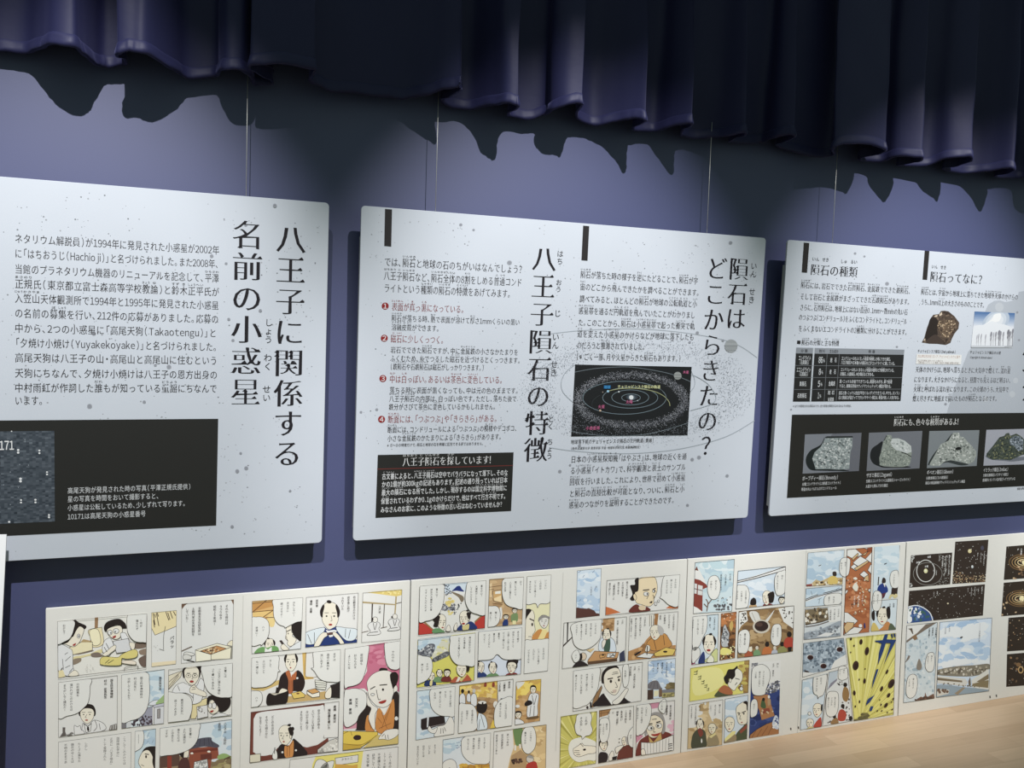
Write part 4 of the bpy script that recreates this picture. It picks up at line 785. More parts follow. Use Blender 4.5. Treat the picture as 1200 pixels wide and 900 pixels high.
g.b('50,60 250,45 268,110 265,150 278,170 262,175 250,230 200,275 130,292 50,270', ('そして|火山のこと|も一緒にな', 205, 80, 20, 2.5)).b('545,10 745,-10 740,225 660,250 580,230 535,170 512,145 530,140 528,80', ('まずは|過去の事例を|洗い出すか', 687, 30, 21, 2.3)).b('50,335 90,315 130,325 145,365 135,410 100,440 50,450', ('ハッ', 100, 360, 20)); g.done()
g = Fr(B1, T, '57,478 722,396 714,770 47,860', (216, 214, 206))
g.p((118, 58, 46), '57,478 612,408 606,445 600,440 300,460 100,490 78,530 75,780 120,800 230,800 260,740 300,700 480,745 560,725 640,670 650,790 47,865').po((219, 216, 208), '612,408 722,396 714,668 606,675').s_((218, 216, 209), '85,520 130,480 300,460 560,432 608,445 606,660 520,730 400,730 280,735 200,800 90,790 80,640')
g.head(320, 655, 112, 150, -.5, 'chon', mo=.07).s_((46, 36, 35), '285,720 250,780 255,825 470,805 460,750 400,690 375,680 350,730').s_((206, 132, 62), '312,735 340,735 375,690 380,740 370,815 315,815').l('330,740 330,810', '350,740 348,810', '372,700 345,745', c=(130, 74, 40)).e(WHT, 295, 780, 8, 8).e(WHT, 397, 765, 8, 8).o((222, 219, 210), '220,800 240,760 255,785 255,830 225,830').l('235,790 238,745', w=1.6).po((214, 206, 178), '50,800 130,790 130,850 50,858').po((200, 196, 184), '560,760 650,690 715,670 714,770 560,785').spots(15, 26, [(150, 146, 138), (224, 220, 208)], '570,755 710,690 710,765 570,780', 5, 12)
g.t('高橋 景保は| 報告書を書いた', 690, 425, 22, 1.9, style='b').t('空から石が降る|ということは多く|火山から飛んで|きたのでしょう', 570, 455, 21, 2.1).t('どこの火山かは|そのうち明らかに|なるでしょう―', 222, 500, 21, 2.2); g.done()
T = (385, 760, 6.429)
g = Fr(B1, T, '122,0 540,-62 525,715 106,765', (217, 215, 207))
g.p((204, 106, 132), '290,-40 450,-60 420,60 440,140 540,120 535,330 480,300 300,330 270,300 118,310 118,270 250,240 290,170').p((214, 140, 156), '110,570 230,540 215,600 108,610').wash(16, 14, [(216, 128, 150), (196, 92, 120)], '300,-10 420,-10 430,140 320,140', 10, 24)
g.s_(HAIR, '380,165 395,145 440,150 440,165 410,172').o((224, 218, 204), '295,310 290,250 330,195 400,165 470,175 500,230 495,330 480,395 430,440 370,435 320,390 300,350').s_(HAIR, '465,190 500,175 525,200 520,250 490,305 475,270 465,230').o((224, 218, 204), '490,300 510,275 520,310 495,345').l('385,275 440,270', '315,305 350,285', w=2).e(HAIR, 410, 308, 8, 9).e(WHT, 332, 345, 14, 9, 0, True).l('360,310 375,380 390,378').s_(REDL, '378,402 432,385 425,405 395,414')
g.s_((48, 38, 36), '210,600 220,520 270,450 300,420 330,470 320,600 205,615').s_((48, 38, 36), '480,360 530,350 525,640 465,630').s_((206, 128, 56), '365,470 395,450 420,500 490,380 480,620 360,620').s_((206, 128, 56), '280,540 300,500 330,590 345,620 280,620').p((226, 222, 210), '385,445 420,500 440,440 410,450').l('370,520 400,560', '400,480 440,600', '440,480 400,600', '470,420 430,540', '380,600 470,560', '300,540 320,600', c=(140, 84, 40)).o((224, 218, 204), '285,330 290,420 320,450 300,520 330,600 350,600 350,500 370,450 330,420 300,370').e(WHT, 510, 525, 13, 15)
g.po((222, 188, 62), '110,620 370,625 370,660 240,745 105,770').p((200, 160, 48), '110,715 250,720 240,755 105,765').l('110,640 160,620 175,650', '110,715 250,722 365,650', c=(120, 92, 30)).p((206, 180, 96), '370,650 525,640 525,715 250,755').s_((56, 38, 36), '185,670 205,650 240,655 240,680 205,688').o((224, 219, 206), '375,680 400,640 440,610 520,605 520,650 460,685 410,680').l('400,660 420,640', '430,680 425,650', '450,680 445,648')
g.b('118,-10 290,-40 296,60 270,190 230,260 150,285 118,275', ('堀田様も|妙なものを|よこしたな', 248, 35, 22, 2.1)).b('118,335 150,305 220,300 280,335 282,430 230,500 200,560 118,575', ('天文方|高橋 景保', 210, 370, 24, 1.9, 'b')).b('430,-60 545,-70 540,130 480,155 440,120 424,40', ('やれやれ', 485, 12, 22)); g.done()
g = Fr(B1, T, '-290,835 525,738 520,940 -300,940', (226, 210, 96))
g.p((216, 213, 205), '262,765 530,735 525,940 240,940').p((216, 213, 205), '-290,835 -95,810 -120,870 -130,940 -300,940').po((216, 213, 205), '50,825 225,800 222,855 55,880').p((214, 160, 60), '50,870 120,872 180,880 220,870 215,940 40,940').k.row('クラト二', 95, 838, 182, 'b', (50, 44, 42))
g.t('この1年のちに|1794年に|不思議な石を|研究している|天文学者', 465, 780, 24, 1.75).b('-60,900 -20,860 40,845 30,900 20,950 -60,950').b('-95,850 -50,835 -5,870 -10,940 -110,940'); g.done()

# ================= board 2
B2 = board(0.5826, 1.4359, 'comic board second from left, top row showing two men, a street and a profile', dy=-0.0002); crease(B2, '660,671 657,740 651,880')
T = (485, 670, 9)
g = Fr(B2, T, '60,147 760,88 745,592 45,665', (218, 216, 206))
g.p((200, 214, 222), '300,130 590,105 560,230 320,230').p((222, 222, 216), '390,215 440,175 500,170 545,215 530,240').s_((38, 54, 124), '400,205 430,175 455,152 485,150 505,180 530,208 480,205 445,200').s_((128, 112, 88), '380,205 450,225 520,260 525,300 500,320 470,270 420,235').s_((138, 138, 142), '290,400 310,350 350,325 420,350 430,400 330,410').spots(17, 60, [(96, 98, 106), (196, 196, 194), (70, 72, 80)], '300,340 430,340 430,410 300,410', 5, 12).wash(18, 14, [(226, 208, 128), (214, 190, 100)], '330,280 410,280 420,320 380,330 420,420 370,460 330,300', 8, 18)
g.spots(19, 26, [(60, 66, 84), (84, 84, 92)], '300,130 370,130 390,230 340,250', 4, 9).spots(20, 16, [(70, 70, 70)], '440,340 500,330 460,420 400,480', 4, 8)
g.p((198, 54, 44), '50,510 130,560 195,615 200,650 45,668').p((198, 54, 44), '640,530 750,430 750,595 650,600').l('110,530 200,610', '645,525 750,430', c=(150, 110, 60), w=3)
g.head(290, 535, 100, 170, .45, 'chon', mo=.12).s_((96, 146, 92), '195,640 210,600 260,595 320,625 320,650').s_(HAIR, '200,500 250,455 265,480 250,575 205,570 215,530')
g.head(535, 495, 115, 165, -.5, 'chon', mo=.15).s_((40, 56, 116), '460,590 490,560 520,570 590,520 640,550 655,600 465,615').s_((206, 190, 120), '510,570 540,560 580,550 570,610 515,612').o((222, 215, 198), '335,620 350,570 372,560 385,620').o((222, 215, 198), '420,610 425,560 450,535 455,590 445,615')
g.b('45,140 295,128 318,200 310,310 275,420 210,490 130,515 45,505', ('富士山?|伊豆の大爆発か大島|ですっとんだんだよ', 240, 170, 26, 2.2)).b('580,95 770,80 760,430 650,440 580,400 540,310 545,200', ('富士の山?|大爆発がしたとき|してたんだろう', 712, 135, 26, 2.1)); g.done()
T = (565, 665, 6.92)
g = Fr(B2, T, '58,95 337,75 323,460 45,483', (190, 152, 104))
g.wash(21, 26, [(204, 168, 116), (172, 132, 86), (214, 182, 136)], '58,95 180,90 330,330 320,460 150,470 60,300', 10, 26).p((220, 190, 140), '60,130 80,125 75,240 58,245').po((206, 160, 96), '85,190 160,180 160,290 90,270').p((226, 222, 206), '105,195 150,188 150,212 105,215').p((236, 206, 150), '95,250 155,225 158,280 100,270').l('60,160 160,145', '85,290 165,300', '60,180 95,175', c=(120, 84, 50))
g.head(263, 352, 40, 40, 0, 'short').s_((116, 142, 88), '235,385 255,372 285,372 290,420 275,440 240,440 232,410').p((224, 214, 150), '245,430 275,430 272,460 245,462').head(192, 402, 42, 40, 0, 'short').s_((38, 58, 120), '165,470 172,430 200,418 210,440 205,470').e(WHT, 150, 370, 12, 50)
g.b('180,88 345,65 335,318 260,325 195,300 165,240 160,160', ('おう|聞いちがいで|八王子に落ちた|石の正体', 312, 105, 20, 2.1)).b('40,330 80,312 125,318 145,370 135,440 100,475 40,485', ('聞いた!|聞いた!', 110, 355, 20, 2.1)); g.done()
g = Fr(B2, T, '363,72 560,58 530,838 337,862', (222, 216, 168))
g.o(SKIN, '345,430 400,345 425,390 420,440 430,510 410,545 415,570 385,605 340,640').s_(HAIR, '345,435 350,350 375,335 400,347 370,390').l('385,415 420,432', w=2.4).e(HAIR, 406, 462, 7, 14).l('375,560 400,560')
g.head(500, 440, 80, 105, 0, 'none', skin=(220, 216, 204)).s_((140, 136, 130), '455,440 460,405 500,385 545,400 550,420 510,405 475,420').s_((206, 134, 62), '405,580 440,515 480,500 500,540 545,520 540,590').p((232, 208, 130), '450,580 490,500 530,510 500,585')
g.b('350,60 575,45 555,270 470,295 450,325 430,290 350,285', ('いったい|この石は|どこから降って|きたのかな', 515, 95, 20, 2.1)).b('340,610 400,588 480,582 550,598 540,850 330,870', ('なるほどは|いろいろな噂が|とびかって|いたようだな', 497, 650, 19, 2.1)); g.done()
T = (480, 740, 11.244)
g = Fr(B2, T, '107,100 865,15 848,640 92,738', (212, 204, 84))
g.p((196, 210, 216), '107,100 550,50 520,160 450,260 120,250').wash(22, 8, SKY2, '120,100 320,80 250,160 130,220', 18, 40).s_((96, 98, 106), '108,250 150,245 225,180 270,160 330,170 330,240 290,330 240,330 110,320').spots(23, 70, [(72, 74, 84), (150, 152, 156), (196, 198, 196), (110, 112, 118)], '110,250 270,170 330,200 280,330 110,310', 8, 20).p((206, 204, 180), '300,300 440,90 520,95 510,260 330,380 290,340').wash(24, 16, [(220, 212, 140), (196, 190, 120), (220, 218, 200)], '330,270 440,110 500,110 480,240 330,360', 8, 18).s_((104, 104, 106), '290,370 400,300 500,260 520,310 430,360 320,400').spots(25, 34, [(70, 70, 74), (140, 140, 138)], '300,370 500,270 500,320 330,395', 7, 14)
for x, y, q, c, f_ in ((285, 590, 96, (42, 58, 106), .4), (392, 550, 84, (110, 146, 96), .3), (492, 545, 84, (120, 46, 42), -.3)): g.s_(c, [(x-q*.9, y+q*1.3), (x-q*.8, y+q*.7), (x-q*.3, y+q*.5), (x+q*.4, y+q*.5), (x+q*.6, y+q*1.3)]).head(x, y, q, q*1.15, f_, 'short' if q < 90 and x > 450 else 'chon', mo=.07)
g.s_((224, 206, 130), '268,650 290,640 300,650 290,705 262,705').head(680, 510, 140, 165, .1, 'none', mo=.08).s_(HAIR, '745,480 765,440 785,450 785,500 760,530').s_((186, 84, 54), '545,670 570,620 620,590 690,650 740,560 790,600 795,650').p((222, 216, 200), '605,660 640,590 670,600 640,655').p((206, 190, 110), '650,640 735,560 750,570 680,655')
g.b('560,40 880,5 860,420 740,445 620,430 545,350 520,250 530,130', ('俺は伊豆の山で|火を噴き昇|ひをふき聞いたぜ!', 790, 60, 32, 2.2)).b('95,330 180,320 270,340 298,420 290,520 240,620 150,672 90,660', ('それは|無いな―', 230, 410, 32, 2.1)); g.done()
T = (565, 665, 6.92)
g = Fr(B2, T, '-31,518 323,486 312,862 -40,893', (204, 212, 222))
for x, y, q, f_, c, hr in ((-14, 810, 66, .4, (44, 62, 118), 'chon'), (85, 815, 70, .3, (104, 142, 88), 'chon'), (240, 805, 80, -.45, (140, 50, 44), 'bun')): g.s_(c, [(x-q*.8, y+q*1.3), (x-q*.5, y+q*.7), (x+q*.4, y+q*.6), (x+q*.8, y+q*1.2)]).head(x, y, q, q*1.35, f_, hr)
g.b('-100,520 340,470 330,715 250,745 170,740 120,703 80,740 0,750 -100,735', ('あるで聞が|伊豆じゃなくて|三原(小笠)の方|だって聞いたよ|富来で|富士のが|ふっとんだん|だって!', 290, 512, 19, 2.05)); g.done()
T = (480, 800, 9)
g = Fr(B2, T, '75,85 480,35 468,540 63,605', (204, 213, 217))
g.wash(26, 18, SKY2, '80,95 240,80 200,300 80,350', 14, 34).wash(27, 8, SKY2, '80,520 240,520 240,570 80,590', 12, 26).p((46, 36, 36), '120,385 185,365 365,345 378,440 300,455 190,490 130,500 118,470').p((200, 202, 202), '185,358 205,352 195,470 180,470').l('215,465 370,432', c=(140, 132, 130), w=1.4).o((221, 217, 206), '370,440 430,350 470,430 465,540 270,570 275,510 300,460').o((221, 217, 206), '190,490 210,455 240,490 290,470 270,530 220,525').l('330,480 325,535', '350,480 355,530', '365,470 380,510')
g.b('235,60 490,25 480,330 400,352 310,340 240,280 215,190', ('わしはその音は|なんで…|聞こえんかった|んだね…', 432, 80, 25, 2.2)); g.done()
T = (530, 780, 7.5)
g = Fr(B2, T, '62,175 535,115 523,525 50,593', (180, 142, 94))
g.p((222, 184, 72), '62,180 400,135 390,290 230,270 150,250 62,250').wash(28, 30, [(236, 206, 96), (206, 160, 70), (190, 146, 86), (226, 196, 120)], '62,190 390,150 390,280 62,260', 8, 24).wash(29, 26, [(166, 124, 76), (196, 158, 108), (150, 110, 66)], '220,290 400,290 360,540 280,500', 8, 20).po((217, 215, 207), '395,130 540,110 530,290 400,320')
for x, y, q, hr in ((90, 260, 1, 1), (145, 255, .7, 1), (190, 260, 1.05, 0)): g.o((214, 215, 212), [(x-22*q, y+80*q), (x-26*q, y+10*q), (x, y-18*q), (x+22*q, y+10*q), (x+20*q, y+85*q)]).e(HAIR if hr else (190, 186, 176), x, y-38*q, 14*q, 18*q)
for x in (290, 360): g.s_((150, 62, 44), [(x-8, 150), (x+10, 148), (x+10, 180), (x-10, 182)])
g.s_(HAIR, '215,345 240,330 300,335 305,370 285,410 240,415 215,390').e((220, 216, 204), 262, 322, 38, 16, 0, True).p(HAIR, '258,320 272,318 272,345 258,345').o((208, 218, 222), '225,430 250,420 290,450 305,550 220,570').l('250,430 280,540', '240,470 230,560').p((222, 186, 60), '345,500 360,470 380,545 330,550').e((220, 216, 204), 380, 340, 22, 30).p(HAIR, '375,350 390,340 385,375')
g.e(HAIR, 432, 293, 10, 8).t('相木村|一藤原の|八王子領', 500, 135, 21, 2.0, style='b')
g.b('55,350 120,335 180,345 212,400 215,480 205,560 50,600', ('名主様の所に|知張りに|上げるんだと', 175, 385, 20, 2.3)).b('400,320 440,290 530,285 530,530 390,548 365,470 372,380', ('この村にも石が|落ちたんだな', 470, 320, 21, 2.3)); g.done()
g = Fr(B2, T, '560,140 780,117 768,485 548,520', (196, 150, 90))
g.p((224, 184, 66), '560,150 785,110 775,230 690,200 560,310').wash(30, 24, [(236, 206, 90), (206, 160, 70), (180, 134, 70)], '560,170 770,125 700,200 560,300', 8, 22).p((216, 214, 204), '555,140 640,140 620,170 575,210').wash(31, 16, [(180, 132, 78), (206, 164, 108)], '560,310 650,300 770,460 650,500', 8, 20)
g.o((216, 217, 214), '690,245 730,240 760,260 750,350 745,440 660,450 660,350 670,280').head(710, 212, 50, 70, -.1, 'short').l('700,260 715,340', '740,260 720,340', '690,350 680,440', '720,350 715,440').s_((40, 34, 34), '635,330 660,305 695,310 700,335 660,352 638,350').s_((110, 84, 52), '655,455 750,440 750,460 665,470')
g.head(580, 435, 55, 65, -.2, 'short').o((216, 217, 214), '550,470 590,470 625,490 620,510 550,525').e(WHT, 572, 355, 20, 14); g.done()
T = (480, 800, 9)
g = Fr(B2, T, '350,600 855,527 840,1000 345,1000', (206, 214, 218))
g.wash(32, 12, SKY2, '360,620 540,600 480,740 360,740', 16, 40).spots(33, 8, [(120, 140, 170)], '460,620 540,610 540,690 460,690', 4, 9).wash(34, 40, [(214, 166, 56), (190, 134, 44), (232, 196, 90)], '545,850 840,840 840,960 545,960', 14, 34).l('560,880 580,960', '620,870 610,950', '680,880 690,950', '760,870 750,940', c=(120, 84, 40))
g.b('580,570 870,515 850,820 740,858 640,840 565,770 545,680', ('とりあえず|法問の石の|落ちた場所って|おいてくれ', 790, 570, 25, 2.3)).b('350,850 400,812 450,808 490,850 490,960 350,960', ('あ', 420, 890, 25)); g.done()
k = Ink(B2[1], PAW, 0.0004); k.T = T; k.vt('そうして|いつしか|石のことは|忘れられていった', 268, 650, 25, 2.4); k.build('narration_text', B2[0])
T = (530, 780, 7.5)
g = Fr(B2, T, '365,580 827,517 820,940 355,940', (208, 176, 118))
g.p((216, 214, 206), '365,580 530,560 540,720 510,800 480,940 355,940').wash(35, 34, [(220, 190, 130), (190, 154, 98), (226, 202, 150)], '730,540 820,530 815,900 560,900 600,780 720,700', 12, 30).p((176, 140, 94), '520,790 600,740 660,800 650,900 500,900').s_((104, 136, 76), '535,560 555,550 615,550 610,620 600,690 560,700 540,620').p((217, 214, 204), '545,700 562,700 560,745 545,745').p((217, 214, 204), '585,690 602,690 605,725 590,730').spots(36, 22, [(60, 44, 38), (96, 66, 54)], '520,830 600,815 610,850 530,860', 7, 14)
g.e((196, 190, 178), 682, 820, 32, 35, 0, True).s_((150, 148, 142), '655,800 680,785 710,800 705,815').s_((186, 52, 42), '645,900 660,860 720,840 745,870 740,940 640,940')
g.b('605,640 625,560 670,535 715,545 735,620 725,720 670,775 620,740', ('こんなに|集まったか', 690, 575, 22, 2.2)).t('あいつめは|石の収集家は|何を言ってごまん', 488, 595, 22, 2.2); g.done()
# right page of board 2
T = (655, 660, 7.2)
g = Fr(B2, T, '153,62 358,42 343,442 142,465', (198, 213, 224))
g.wash(37, 46, [(176, 199, 220), (214, 223, 228), (160, 188, 214), (205, 218, 226)], '155,70 350,50 340,410 150,420', 10, 30).s_((92, 56, 48), '142,380 190,380 240,385 300,405 310,440 250,450 142,465').p((92, 56, 48), '145,375 195,380 200,395 250,378 300,400 305,420 340,425 342,442 142,465').l('160,80 185,65', '280,80 300,62', '200,120 215,100', '300,230 310,200', '170,320 185,305', c=(110, 130, 160)).t('今、|八王子の', 315, 190, 20, 2.1, c=(70, 70, 84)); g.done()
g = Fr(B2, T, '402,142 1020,94 1003,380 390,438', (217, 215, 207))
g.p((206, 106, 52), '390,365 440,380 520,415 390,440').p((206, 106, 52), '900,380 960,340 1010,330 1005,385').o((228, 206, 162), '650,330 640,250 650,160 720,115 800,115 825,160 828,230 800,310 800,335 760,365 700,350').s_(HAIR, '600,190 640,180 640,140 670,120 672,160 668,230 640,250 645,300 620,318 598,300 620,260').o((228, 206, 162), '625,275 640,258 655,290 640,312').l('710,228 760,222', '790,225 812,210', w=2.2).e(WHT, 735, 258, 22, 18, 0, True).e(HAIR, 745, 258, 6, 8).e(WHT, 800, 235, 12, 12, 0, True).e(HAIR, 805, 234, 5, 6).l('740,300 755,270', '790,265 802,285 795,295').s_((50, 38, 34), '762,330 785,318 782,335').s_((112, 50, 42), '590,412 650,345 720,395 735,365 765,400').e((214, 190, 150), 700, 375, 30, 22)
g.e(WHT, 838, 318, 10, 10, 0, True).e(WHT, 815, 342, 10, 14, 0, True).t('俺ん八木主殿は|との時の事を|覚りである|「桑都日記」に|書き記した', 575, 150, 21, 1.75)
g.b('895,100 1030,85 1010,345 935,355 880,310 848,288 860,270 865,190', ('その石は|隠しなかった|そのようだね', 982, 130, 20, 1.8)); g.done()
g = Fr(B2, T, '40,500 570,448 558,825 25,888', (217, 215, 206))
g.p((50, 44, 42), '68,500 80,498 75,660 65,660').p((60, 52, 48), '35,690 110,620 110,632 32,710').p((178, 134, 84), '370,465 470,455 465,570 372,580').wash(38, 10, [(150, 108, 64), (196, 152, 100)], '375,475 465,470 465,560 375,570', 8, 18).o((206, 216, 222), '350,640 400,620 450,635 475,680 470,750 340,740').head(402, 610, 75, 110, -.3, 'chon', mo=.12).s_((66, 92, 74), '390,660 430,640 425,740 380,740').o((222, 215, 198), '360,670 385,640 395,665 370,720').po((196, 142, 86), '300,740 505,750 490,800 240,835 245,815').p((96, 68, 46), '240,830 490,800 490,825 245,855').po((222, 222, 214), '410,760 480,755 465,795 400,792').spots(39, 12, [(120, 120, 118)], '415,762 470,760 460,790 410,788', 4, 7).po((206, 150, 80), '340,775 390,765 385,790 345,800').e(HAIR, 370, 772, 10, 8).p((58, 62, 86), '510,760 550,730 555,820 510,828').p((214, 182, 120), '230,730 300,715 265,750')
g.e((212, 190, 160), 203, 785, 28, 32, 0, True).s_(HAIR, '170,770 190,760 195,800 175,820').s_((48, 40, 40), '115,885 140,840 180,820 230,845 240,870')
g.b('115,510 340,470 355,520 345,630 280,700 200,730 130,690 108,600', ('このような|石が降ったら|石その石を|集めて参ろうと|いうのか!', 308, 500, 19, 2.1)).b('105,780 130,738 160,735 175,780 165,820 130,835', ('ハッ', 140, 765, 19)); g.t('江戸|代官 小野田三郎右衛門', 535, 475, 19, 2.1); g.done()
g = Fr(B2, T, '595,443 1005,405 985,780 580,822', (217, 215, 206))
g.p((164, 112, 62), '805,428 840,425 830,520 800,540').spots(40, 18, [(222, 216, 200)], '760,440 800,435 795,520 765,530', 12, 16).l('765,440 765,530', '780,440 780,530', '800,430 795,530').p((186, 132, 76), '580,745 700,700 740,640 780,600 850,700 985,690 980,780 580,822').spots(41, 14, [(150, 104, 60), (206, 158, 100)], '600,740 760,680 960,740 620,800', 10, 24)
g.o((200, 136, 64), '770,640 880,590 930,640 945,700 800,740 740,690').l('880,610 890,690', '800,650 820,730').head(815, 585, 100, 125, -.5, 'none', mo=.08).s_((180, 176, 170), '830,530 860,530 885,570 870,605 840,590').po((222, 188, 84), '800,760 900,710 985,725 960,775 810,785').e((50, 40, 36), 895, 745, 18, 9).po((220, 220, 212), '650,790 720,755 800,765 770,800').p((48, 42, 42), '630,770 690,735 695,745 645,780').o((222, 216, 200), '725,740 740,690 765,700 760,740').l('740,770 745,700', w=2)
g.t('八王子の名家の|ひとりである|千家様の|書斎', 968, 425, 20, 1.9).t('八王子の|落ちた石が降って|遠しや彼方の辺境に|お届けします、と', 725, 450, 20, 1.9); g.done()
T = (650, 770, 6.923)
g = Fr(B2, T, '150,110 712,38 700,355 145,440', (217, 215, 206))
g.po((150, 110, 68), '310,350 340,290 380,230 385,250 330,400 300,410').p((40, 34, 34), '285,370 300,365 300,412 285,412').p((190, 184, 170), '360,100 390,95 380,190 360,200').e((60, 50, 46), 265, 408, 10, 12)
g.s_(HAIR, '380,205 385,130 430,80 490,65 520,90 480,100 430,110 405,150 400,210').o((225, 216, 194), '400,215 400,150 430,108 490,85 525,105 540,170 535,230 510,290 480,308 440,285 410,250').l('430,178 470,170', '510,165 530,155', w=2.6).e(HAIR, 455, 196, 10, 13).e(HAIR, 520, 185, 8, 12).l('490,200 508,240 492,245', '455,280 470,288 480,280').s_((200, 176, 160), '468,268 500,262 495,285 475,288').l('470,125 510,118', '465,140 515,130')
g.s_((44, 36, 38), '320,400 350,340 400,295 460,375 500,370 530,310 590,350 595,370').p((222, 222, 214), '400,300 415,300 480,375 460,385').o((221, 216, 202), '470,360 520,320 575,255 595,268 545,350 510,380 475,380')
g.t('一方、|江戸 大和御の大家|村太医師', 683, 68, 20, 1.7).b('140,105 350,75 360,180 340,280 290,360 240,395 140,395', ('八王子にいる|門弟から頼りの|おもしろい手紙を|貰ってみたよ!', 305, 130, 20, 2.2)).b('555,70 580,50 600,80 600,190 585,235 560,240 550,190 548,110', ('先先様!', 572, 105, 19)); g.done()
g = Fr(B2, T, '757,32 980,8 972,318 752,345', (200, 214, 226))
g.wash(42, 40, [(174, 197, 220), (220, 226, 230), (158, 184, 212)], '760,40 975,20 970,210 760,210', 10, 26).s_((112, 108, 112), '752,250 770,205 830,190 860,240 870,258 800,262').l('770,250 790,205', '800,255 810,200', '835,255 830,200', c=(84, 80, 86)).p((78, 56, 46), '752,265 800,262 800,340 752,345').p((222, 214, 170), '805,272 845,270 840,315 803,320').p((120, 90, 66), '845,260 870,258 872,320 845,325').wash(43, 20, [(110, 96, 60), (140, 120, 76)], '915,220 970,210 970,265 915,260', 8, 16).p((120, 120, 126), '870,265 970,258 970,285 870,290').p((170, 158, 96), '870,290 970,285 970,318 870,330').spots(44, 12, [(110, 100, 60)], '880,295 970,290 965,315 880,322', 5, 8).t('そして|石は天文方から|蘭学者へと|渡り解い|しらべた', 945, 35, 18, 2.0); g.done()
g = Fr(B2, T, '48,482 342,438 333,862 38,912', (196, 188, 84))
for i in range(40):
    a_ = 2*math.pi*i/40+0.05*math.sin(i*3.1); a2 = a_+0.07; c_ = ((216, 206, 96), (170, 160, 58), (226, 218, 130))[i % 3]
    g.p(c_, [(220+85*math.cos(a_), 745+85*math.sin(a_)), (220+420*math.cos(a_), 745+420*math.sin(a_)), (220+420*math.cos(a2), 745+420*math.sin(a2))])
g.s_((220, 219, 206), '110,740 130,680 180,655 240,650 300,670 335,700 333,830 270,835 190,850 130,810').o((226, 219, 198), '150,745 170,730 215,700 225,700 240,715 330,725 328,775 270,785 210,805 180,805 155,785').l('160,755 200,758', '158,772 200,774', '175,790 205,790', '205,698 230,725').s_((46, 36, 34), '228,748 245,740 252,752 235,758')
g.b('180,470 230,455 285,450 300,490 292,540 305,590 285,630 250,640 222,665 215,640 175,620 160,560 170,520', ('これが|その石…?', 255, 480, 24, 1.7, 'b')); g.done()
g = Fr(B2, T, '360,432 640,392 633,812 352,860', (217, 215, 206))
g.p((166, 118, 70), '360,432 460,418 430,470 362,490').l('362,460 440,445', '380,430 375,485', c=(110, 74, 44)).s_((112, 54, 44), '510,800 530,750 580,715 635,720 635,815 515,835').head(570, 685, 55, 75, -.4, 'none').s_((170, 166, 160), '570,650 590,655 600,690 585,710').head(395, 715, 65, 90, .3, 'short').s_((46, 38, 40), '352,860 360,780 400,770 430,790 420,845').o((221, 216, 202), '440,800 465,760 480,790 470,830 440,840').o((221, 216, 202), '490,740 520,720 560,715 530,750 500,780').p((44, 38, 38), '465,810 505,800 500,830 465,835').e((80, 74, 70), 524, 662, 5, 5).e((80, 74, 70), 522, 690, 5, 5)
g.t('先駆者は|この手紙を|童友達い|随筆「視聴」|に|記している', 612, 425, 21, 1.65).b('362,520 390,492 430,495 445,540 440,620 420,680 380,690 362,640', ('隕石は|こんなもん|降ったら!', 420, 535, 18, 1.4)).b('610,590 645,570 640,720 600,710 592,640', ('ほほ…', 615, 625, 18)); g.done()
g = Fr(B2, T, '662,388 973,347 963,755 655,803', (217, 213, 207))
g.p((206, 134, 156), '770,375 850,365 840,410 790,420').p((206, 134, 156), '655,620 690,625 720,640 660,700').wash(45, 12, [(220, 170, 186)], '920,520 965,500 965,640 940,600', 8, 16).s_((120, 52, 44), '655,805 680,690 740,640 780,620 870,600 950,630 900,680 720,700 700,790')
g.s_((150, 146, 142), '728,630 735,520 760,470 820,445 870,460 895,520 895,600 870,620 865,520 830,480 770,500 745,560 745,630').o((226, 213, 184), '745,600 742,540 765,490 810,470 855,490 880,530 870,600 840,640 800,655 765,640').l('755,545 790,540', '825,530 855,522', w=2.6).e(WHT, 775, 575, 24, 20, 0, True).e(WHT, 845, 555, 24, 20, 0, True).e(HAIR, 783, 576, 8, 9).e(HAIR, 836, 556, 8, 9).l('808,570 800,605 815,605', '790,505 825,500').s_(REDL, '780,625 820,622 862,610 840,635 805,640').p((196, 158, 84), '760,640 800,690 860,610 870,680 770,700')
g.po((219, 217, 210), '700,690 800,695 960,630 963,760 700,795')
for i in range(9): g.l([(725+i*25, 700-i*5), (728+i*24, 785-i*4)], c=(150, 148, 142))
g.o((224, 216, 198), '700,750 725,745 735,790 705,800').l('920,705 950,700', '925,720 950,715', '920,740 950,735', '925,760 945,755', w=1.6)
g.b('655,395 770,380 775,500 730,600 690,628 655,615', ('八王子に|石が降った隕が|起きたから…', 742, 400, 19, 1.85)).b('850,370 880,340 900,345 905,390 890,450 875,455 845,430 838,400', ('これは', 868, 372, 19), clip=False).t('友人の馬琴は|読書風呂', 940, 385, 20, 1.6, style='b'); g.done()

